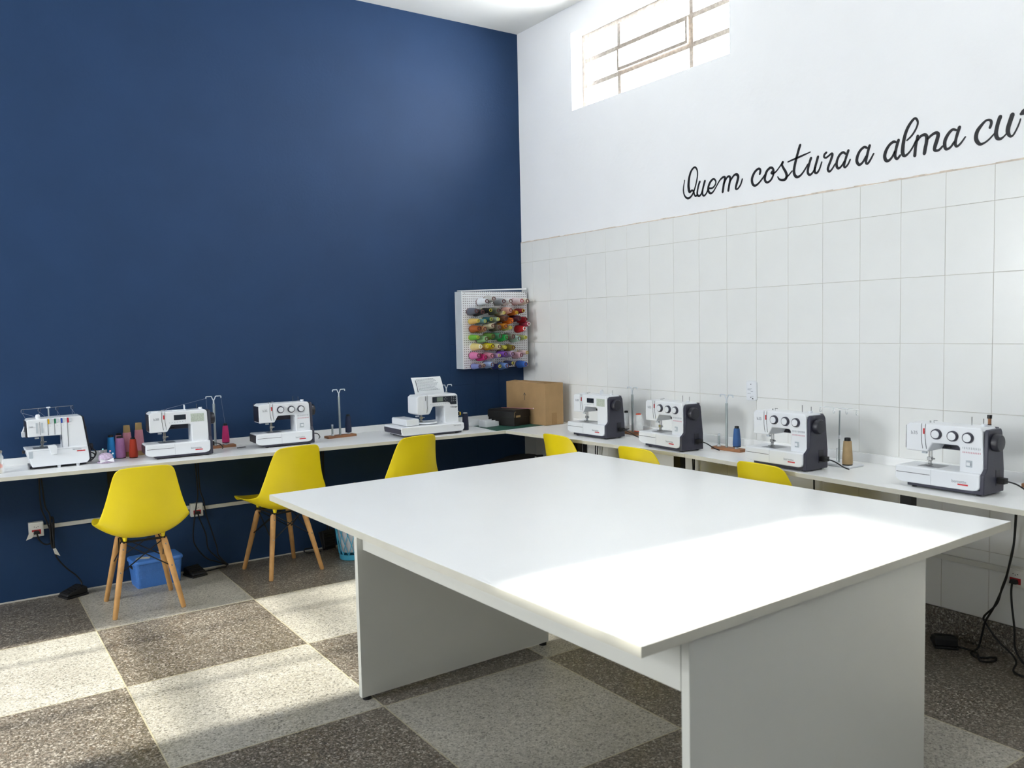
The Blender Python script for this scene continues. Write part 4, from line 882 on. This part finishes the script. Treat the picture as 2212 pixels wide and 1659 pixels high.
ar.build('arrow_mark', M_INKD, cb, smooth=False)
bb = thing('lidded_box', 'flat black lidded box standing in front of the cardboard box', 'box', (-.436,-.490,ZC+.003), math.radians(16))
MB().box(0,.17,0,.24,0,.076).build('tray', M_BBOX, bb, bevel=.002)
MB().prism([(-.004,.058),(-.004,.100),(.012,.112),(.158,.112),(.174,.100),(.174,.058)], 'y', -.004, .244).build('lid', M_BBOX, bb, bevel=.003)
MB().box(.014,.062,-.0052,-.0035,.060,.074).build('label_holder', M_KRAFT, bb)
MB().tube([(-.005,-.005,.062),(-.002,-.006,.095),(.012,-.006,.100)], .0012, 5, 2).build('lid_edge', M_KRAFT, bb)
kn = thing('knitting_needle', 'pink knitting needle lying on the black lidded box', 'knitting needle', (-.34,-.40,ZC+.1175))
MB().cyl((-.05,.14,0),(.055,-.105,0),.0024,n=8).build('shaft', mat('pink_metal', 'c78b92', .35, .4), kn)
MB().ball((.056,-.108,.0012),.0046,10,6).build('knob', mat('pearl_pink', 'e3c7c4', .3), kn)
for k, (x, y, rz, l, wd, h, lab) in enumerate(((-.665,-.265,.12,.125,.10,.048,'white cardboard tray behind, next to the navy spool'), (-.605,-.390,.20,.125,.075,.042,'white stepped cardboard tray in front of the black lidded box'))):
    t = thing('cardboard_tray', lab, 'tray', (x,y,ZC+.003), rz)
    q = MB(); q.box(0,l,0,.002,0,h*.72); q.box(0,l,wd-.002,wd,0,h); q.box(0,.002,.002,wd-.002,0,h); q.box(l-.002,l,.002,wd-.002,0,h*.72); q.box(.002,l-.002,.002,wd-.002,0,.002)
    q.build('walls', M_PAPER, t, smooth=False)
    MB().box(.002,l-.002,wd*.45,wd*.45+.002,.002,h*.9).build('divider', M_PAPER, t, smooth=False)

# ------------------------------------------------------------------ cable conduit, sockets, cords, pedals
tag(MB().box(-3.29,-2.506,-.012,0,.383,.405).box(-2.434,-.3,-.012,0,.370,.392).build('cable_conduit', M_COND, bevel=.0012), 'white cable conduit running low along the blue wall', 'conduit')
tag(MB().box(-.024,-.0095,-3.568,-.3,.355,.378).build('cable_conduit', M_COND, bevel=.0012), 'white cable conduit running low along the tiled wall', 'conduit')
def socket(label, loc, rz, tagp=None):
    t = thing('power_socket', label, 'power socket', loc, rz, 'wall sockets')
    MB().box(-.036,.036,-.034,0,-.040,.040).build('box', M_SOCK, t, bevel=.003)
    MB().box(-.030,.030,-.0375,-.034,-.032,.034).build('cover', M_SOCK, t, bevel=.002)
    h = MB()
    for x, z in ((-.009,.016),(.009,.016),(0,.012)): h.lathe([(.0022,0),(.0022,.0006)], (x,-.0376,z), (0,-1,0), 8)
    h.build('socket_holes', M_BLK, t)
    MB().box(-.022,.022,-.0388,-.0374,-.026,.0).build('red_outlet', M_SRED, t, bevel=.0005)
    MB().prism([(-.016,-.022),(.016,-.022),(.012,-.004),(-.012,-.004)], 'y', -.062, -.0386).build('plug', M_CORD, t, bevel=.004)
    if tagp: MB().add(tagp[0], tagp[1]).build('paper_tag', M_TAG, t, smooth=False)
    return t
bx8 = [(0,3,2,1),(4,5,6,7),(0,1,5,4),(1,2,6,5),(2,3,7,6),(3,0,4,7)]
socket('surface socket with red outlet on the blue wall, left of the first chair', (-3.322,0,.390), 0, ([(-.035,-.038,-.012),(-.008,-.040,-.010),(-.022,-.041,-.042),(-.052,-.039,-.052),(-.035,-.0388,-.012),(-.008,-.0408,-.010),(-.022,-.0418,-.042),(-.052,-.0398,-.052)], bx8))
socket('surface socket with red outlet on the blue wall, between the first two chairs', (-2.470,0,.378), 0, ([(.034,-.030,.018),(.055,-.032,.014),(.050,-.033,-.012),(.036,-.031,-.004),(.034,-.0308,.018),(.055,-.0328,.014),(.050,-.0338,-.012),(.036,-.0318,-.004)], bx8))
socket('surface socket with red outlet on the tiled wall under the worktop', (-.0095,-3.606,.350), math.radians(-90))
CORDS = [([(-3.293,-.035,.728),(-3.294,-.035,.526),(-3.275,-.035,.445),(-3.256,-.035,.377),(-3.251,-.035,.306),(-3.240,-.035,.257),(-3.227,-.035,.210),(-3.184,-.035,.147),(-3.140,-.035,.099),(-3.116,-.040,.055),(-3.125,-.055,.030)], 'black cord dropping from the overlock machine to the pedal on the floor'),
 ([(-3.286,-.030,.728),(-3.274,-.030,.523),(-3.256,-.045,.468),(-3.251,-.045,.390),(-3.251,-.042,.311)], 'short black cord hanging beside the first socket on the blue wall'),
 ([(-3.322,-.060,.372),(-3.312,-.055,.334),(-3.285,-.045,.304),(-3.256,-.042,.307),(-3.243,-.042,.34),(-3.242,-.042,.42)], 'black plug cord looping from the first socket on the blue wall'),
 ([(-2.473,-.050,.728),(-2.466,-.055,.496),(-2.480,-.075,.427),(-2.498,-.075,.330),(-2.502,-.045,.203),(-2.470,-.035,.126),(-2.423,-.035,.069),(-2.377,-.035,.046),(-2.308,-.035,.012)], 'left black cord hanging over the second socket on the blue wall'),
 ([(-2.451,-.035,.728),(-2.449,-.035,.522),(-2.429,-.035,.428),(-2.419,-.035,.347),(-2.395,-.035,.257),(-2.365,-.035,.137),(-2.356,-.040,.077),(-2.303,-.045,.012)], 'right black cord hanging beside the second socket on the blue wall'),
 ([(-2.470,-.060,.358),(-2.461,-.050,.324),(-2.425,-.035,.219),(-2.415,-.035,.131),(-2.363,-.040,.064),(-2.314,-.055,.012),(-2.365,-.060,.006),(-2.433,-.075,.006),(-2.462,-.090,.008)], 'black plug cord running from the second socket to the small pedal'),
 ([(-1.669,-.035,.728),(-1.663,-.035,.546),(-1.668,-.035,.439),(-1.664,-.035,.299),(-1.649,-.035,.173),(-1.654,-.045,.080)], 'left black cord hanging behind the second chair'),
 ([(-1.650,-.030,.728),(-1.654,-.030,.453),(-1.630,-.030,.170),(-1.640,-.040,.075)], 'right black cord hanging behind the second chair'),
 ([(-1.715,-.085,.008),(-1.790,-.075,.006),(-1.817,-.055,.012),(-1.801,-.035,.025),(-1.735,-.050,.025)], 'black cord loop on the floor by the upright pedal'),
 ([(-.060,-3.612,.728),(-.060,-3.606,.525),(-.060,-3.596,.453),(-.070,-3.584,.366),(-.060,-3.561,.303),(-.060,-3.540,.225),(-.060,-3.489,.157),(-.060,-3.495,.131),(-.060,-3.523,.094),(-.060,-3.555,.059),(-.075,-3.613,.030),(-.100,-3.640,.010),(-.182,-3.667,.006),(-.205,-3.718,.006),(-.183,-3.756,.006)], 'long black cord hanging below the worktop at the far right'),
 ([(-.065,-3.618,.728),(-.068,-3.609,.507),(-.075,-3.593,.395),(-.068,-3.574,.326),(-.068,-3.534,.214),(-.068,-3.499,.142),(-.068,-3.490,.105),(-.075,-3.474,.020),(-.129,-3.470,.007),(-.153,-3.515,.007),(-.099,-3.556,.006),(-.146,-3.570,.006),(-.197,-3.543,.012),(-.132,-3.500,.013),(-.107,-3.454,.009),(-.115,-3.405,.010)], 'black pedal cord twisted along the tiled wall down to the floor pedal'),
 ([(-.072,-3.606,.336),(-.060,-3.597,.291),(-.060,-3.601,.230),(-.060,-3.612,.140),(-.060,-3.617,.054),(-.070,-3.655,.006),(-.113,-3.725,.006)], 'black plug cord dropping from the socket on the tiled wall'),
 ([(-.05,-.908,.728),(-.05,-.897,.557),(-.05,-.914,.30),(-.06,-.93,.01)], 'left cord of the pair hanging below the corner end of the tiled side worktop'),
 ([(-.05,-.937,.728),(-.05,-.916,.56),(-.05,-.90,.30),(-.06,-.90,.01)], 'right cord of the pair hanging below the corner end of the tiled side worktop'),
 ([(-.05,-1.792,.728),(-.05,-1.795,.592),(-.05,-1.81,.30),(-.06,-1.80,.01)], 'left cord of the pair hanging behind the middle chair of the tiled side'),
 ([(-.05,-1.803,.728),(-.05,-1.806,.593),(-.05,-1.79,.30),(-.06,-1.83,.01)], 'right cord of the pair hanging behind the middle chair of the tiled side'),
 ([(-.05,-2.628,.728),(-.05,-2.631,.591),(-.05,-2.635,.30),(-.06,-2.62,.01)], 'single black cord hanging below the worktop near the wall control plate')]
for pts, lab in CORDS:
    tag(MB().tube(pts, .0042, 7, 6).build('hanging_cable', M_CORD, ang=1.5), lab, 'cable')
bu = thing('cord_bundle', 'tied bundle of black cord with a white paper tag on the blue wall', 'cord bundle', (-3.246,-.045,.33))
MB().tube([(-.008,0,.10),(-.010,-.004,.0),(-.004,-.006,-.05),(.004,-.004,0),(.008,0,.10),(.0,.002,.12),(-.008,0,.10)], .005, 7, 5).tube([(0,-.008,.09),(.002,-.010,0),(.004,-.008,-.06)], .005, 7, 4).build('coil', M_CORD, bu)
MB().add([(-.004,-.012,-.055),(.010,-.013,-.052),(.030,-.013,-.100),(.004,-.012,-.085),(-.004,-.0126,-.055),(.010,-.0136,-.052),(.030,-.0136,-.100),(.004,-.0126,-.085)], bx8).build('paper_tag', M_TAG, bu, smooth=False)
def pedal(label, loc, rz, up=False):
    t = thing('foot_pedal', label, 'foot pedal', loc, rz, 'sewing machine foot pedals')
    MB().box(-.048,.048,-.062,.062,0,.012).build('base', M_RUB, t, bevel=.004)
    MB().prism([(-.060,.012),(.060,.012),(.058,.046),(.040,.054),(-.055,.026)], 'x', -.045, .045).build('treadle', M_RUB, t, bevel=.007, seg=3)
    g_ = MB()
    for k in range(5): g_.box(-.034,.034,-.045+.018*k,-.039+.018*k,.029+.0052*k,.0335+.0052*k)
    g_.build('grip_ribs', M_BLK, t)
    if up: t.rotation_euler = (math.radians(62), 0, rz)
    return t
pedal('black foot pedal on the floor below the overlock machine', (-3.165,-.085,0), math.radians(-68))
pedal('black foot pedal on the floor beside the blue lidded box', (-2.515,-.105,0), math.radians(15))
p3 = pedal('black foot pedal leaning upright against the blue wall beside the waste basket', (-1.655,-.085,.0), 0)
p3.rotation_euler = (math.radians(64), 0, math.radians(8)); p3.location = (-1.655,-.035,.060)
pedal('black foot pedal on the floor by the tiled wall at the right', (-.112,-3.345,0), math.radians(128))

# blue lidded box, waste basket, bag on the low stool
def perforated(name, c):
    m = mat(name, c, .4, var=.04)
    nt = m.node_tree; N = nt.nodes; L = nt.links
    tc = N.new('ShaderNodeTexCoord'); v = N.new('ShaderNodeTexVoronoi'); v.inputs['Scale'].default_value = 130; v.inputs['Randomness'].default_value = 0
    L.new(tc.outputs['Object'], v.inputs['Vector'])
    b_ = N.new('ShaderNodeBump'); b_.inputs['Strength'].default_value = .9; b_.inputs['Distance'].default_value = .004
    L.new(v.outputs['Distance'], b_.inputs['Height']); L.new(b_.outputs['Normal'], N['Principled BSDF'].inputs['Normal'])
    return m
M_BLUEW = perforated('blue_woven_plastic', '4a82d2')
sbx = thing('storage_box', 'blue plastic storage box with lid on the floor behind the first chair', 'storage box', (-2.735,-.105,0), math.radians(4))
def rrect(hx, hy, r, z, n=5):
    P = []
    for cx, cy, a0 in ((hx-r,hy-r,0),(-hx+r,hy-r,PI/2),(-hx+r,-hy+r,PI),(hx-r,-hy+r,1.5*PI)):
        for k in range(n): P.append((cx+r*math.cos(a0+PI/2*k/(n-1)), cy+r*math.sin(a0+PI/2*k/(n-1)), z))
    return P
MB().ring([rrect(.118,.078,.02,0), rrect(.120,.080,.022,.01), rrect(.132,.088,.024,.145)]).build('tub', M_BLUEW, sbx)
MB().ring([rrect(.137,.092,.026,.140), rrect(.138,.093,.026,.150), rrect(.134,.089,.026,.158), rrect(.118,.074,.02,.161)]).build('lid', M_BLUEP, sbx)
MB().box(-.1345,-.125,-.025,.025,.105,.122).build('handle_slot', M_BLK, sbx, bevel=.006)
tag(MB().prism([(-.040,-.025),(.035,-.018),(.030,.022),(-.036,.020)], 'z', 0, .0012).build('paper_slip', M_TAG, smooth=False), 'small printed paper slip lying on the blue storage box', 'paper slip')
bpy.data.objects['paper_slip'].location = (-2.80,-.135,.1615); bpy.data.objects['paper_slip'].rotation_euler = (0,0,-.5)
wb = thing('waste_basket', 'pale blue lattice waste basket with a white liner behind the table leg', 'waste basket', (-1.605,-.34,0))
MB().lathe([(.076,0),(.080,.004),(.083,.035),(.081,.036),(.076,.006)], n=28).build('base_ring', M_CYAN, wb)
MB().lathe([(.104,.232),(.110,.234),(.112,.245),(.106,.248)], n=28).build('rim', M_CYAN, wb)
for k in range(14):
    a = 2*PI*k/14
    for s in (-1, 1):
        pts = []
        for q in range(7):
            f_ = q/6; r = .083 + .023*f_; an = a + s*f_*2*PI/14*1.5; pts.append((r*math.cos(an), r*math.sin(an), .033 + .203*f_))
        MB().tube(pts, .0026, 5, 1).build('lattice_rib', M_CYAN, wb)
loops = []
for z, r in ((.05,.070),(.09,.080),(.16,.088),(.22,.097),(.244,.103),(.252,.110),(.236,.116),(.226,.117)):
    loops.append([((r+random.uniform(-.002,.002))*math.cos(2*PI*k/28), (r+random.uniform(-.002,.002))*math.sin(2*PI*k/28), z+random.uniform(-.002,.002)) for k in range(28)])
MB().ring(loops, True, False).build('liner', M_BAG, wb)
st = thing('low_stool', 'low white stool under the worktop in the corner', 'stool', (-.30,-.335,0), math.radians(4))
MB().box(-.22,.22,-.14,.14,.435,.46).build('seat', M_LAM_DIM, st, bevel=.003)
for sx in (-1, 1):
    for sy in (-1, 1): MB().box(sx*.20-.015,sx*.20+.015,sy*.12-.015,sy*.12+.015,0,.435).build('leg', M_LAM_DIM, st, bevel=.002)
bg = thing('fabric_bag', 'folded black fabric bag lying on the low white stool', 'bag', (-.30,-.32,.4605), math.radians(6))
loops = []; nr = 22
for q in range(9):
    f_ = q/8; x = -.21 + .42*f_; hh = (.03 + .045*f_)*math.sin(PI*min(1, .12+f_*.85))**.5; hy = .11*math.sin(PI*(.12+.76*f_))**.4
    loops.append([(x, hy*math.cos(2*PI*k/nr)*(1+.05*math.sin(5*k+q)), max(.0, hh*(.5+.5*math.sin(2*PI*k/nr)) + .004*math.sin(3.1*k+2*q))) for k in range(nr)])
MB().ring(loops).build('body', M_DFAB, bg)
MB().tube([(-.15,-.11,.02),(-.06,-.125,.04),(.05,-.128,.055),(.14,-.115,.05)], .008, 7, 4).build('strap', M_DFAB, bg)
MB().box(.045,.062,-.138,-.130,.042,.056).build('buckle', M_CHROME, bg, bevel=.002)

# wall control plate on the tiles
cp = thing('wall_control_plate', 'white rounded control plate screwed to the tiled wall', 'wall plate', (-.0095,-2.205,1.062), math.radians(-90))
def rr2(hx, hz, r, y, n=6):
    P = []
    for cx, cz, a0 in ((hx-r,hz-r,0),(-hx+r,hz-r,PI/2),(-hx+r,-hz+r,PI),(hx-r,-hz+r,1.5*PI)):
        for k in range(n): P.append((cx+r*math.cos(a0+PI/2*k/(n-1)), y, cz+r*math.sin(a0+PI/2*k/(n-1))))
    return P
MB().ring([rr2(.034,.055,.012,0), rr2(.034,.055,.012,-.010), rr2(.031,.052,.011,-.013)]).build('plate', M_PLW, cp)
for z in (.036, -.036): MB().lathe([(.0028,0),(.0028,.001)], (0,-.0125,z), (0,-1,0), 10).build('screw_hole', M_INKD, cp)
q = MB()
for (x, z, l) in ((-.022,.010,.03),(-.022,.004,.022),(.0,-.004,.014),(-.022,-.016,.008),(-.010,-.016,.008),(.004,-.030,.014)): q.box(x,x+l,-.0136,-.0126,z,z+.0022)
q.build('print', M_INK, cp)
MB().prism([(.008,-.046),(.018,-.046),(.013,-.037)], 'y', -.0136, -.0126).build('warning_mark', M_INKD, cp)
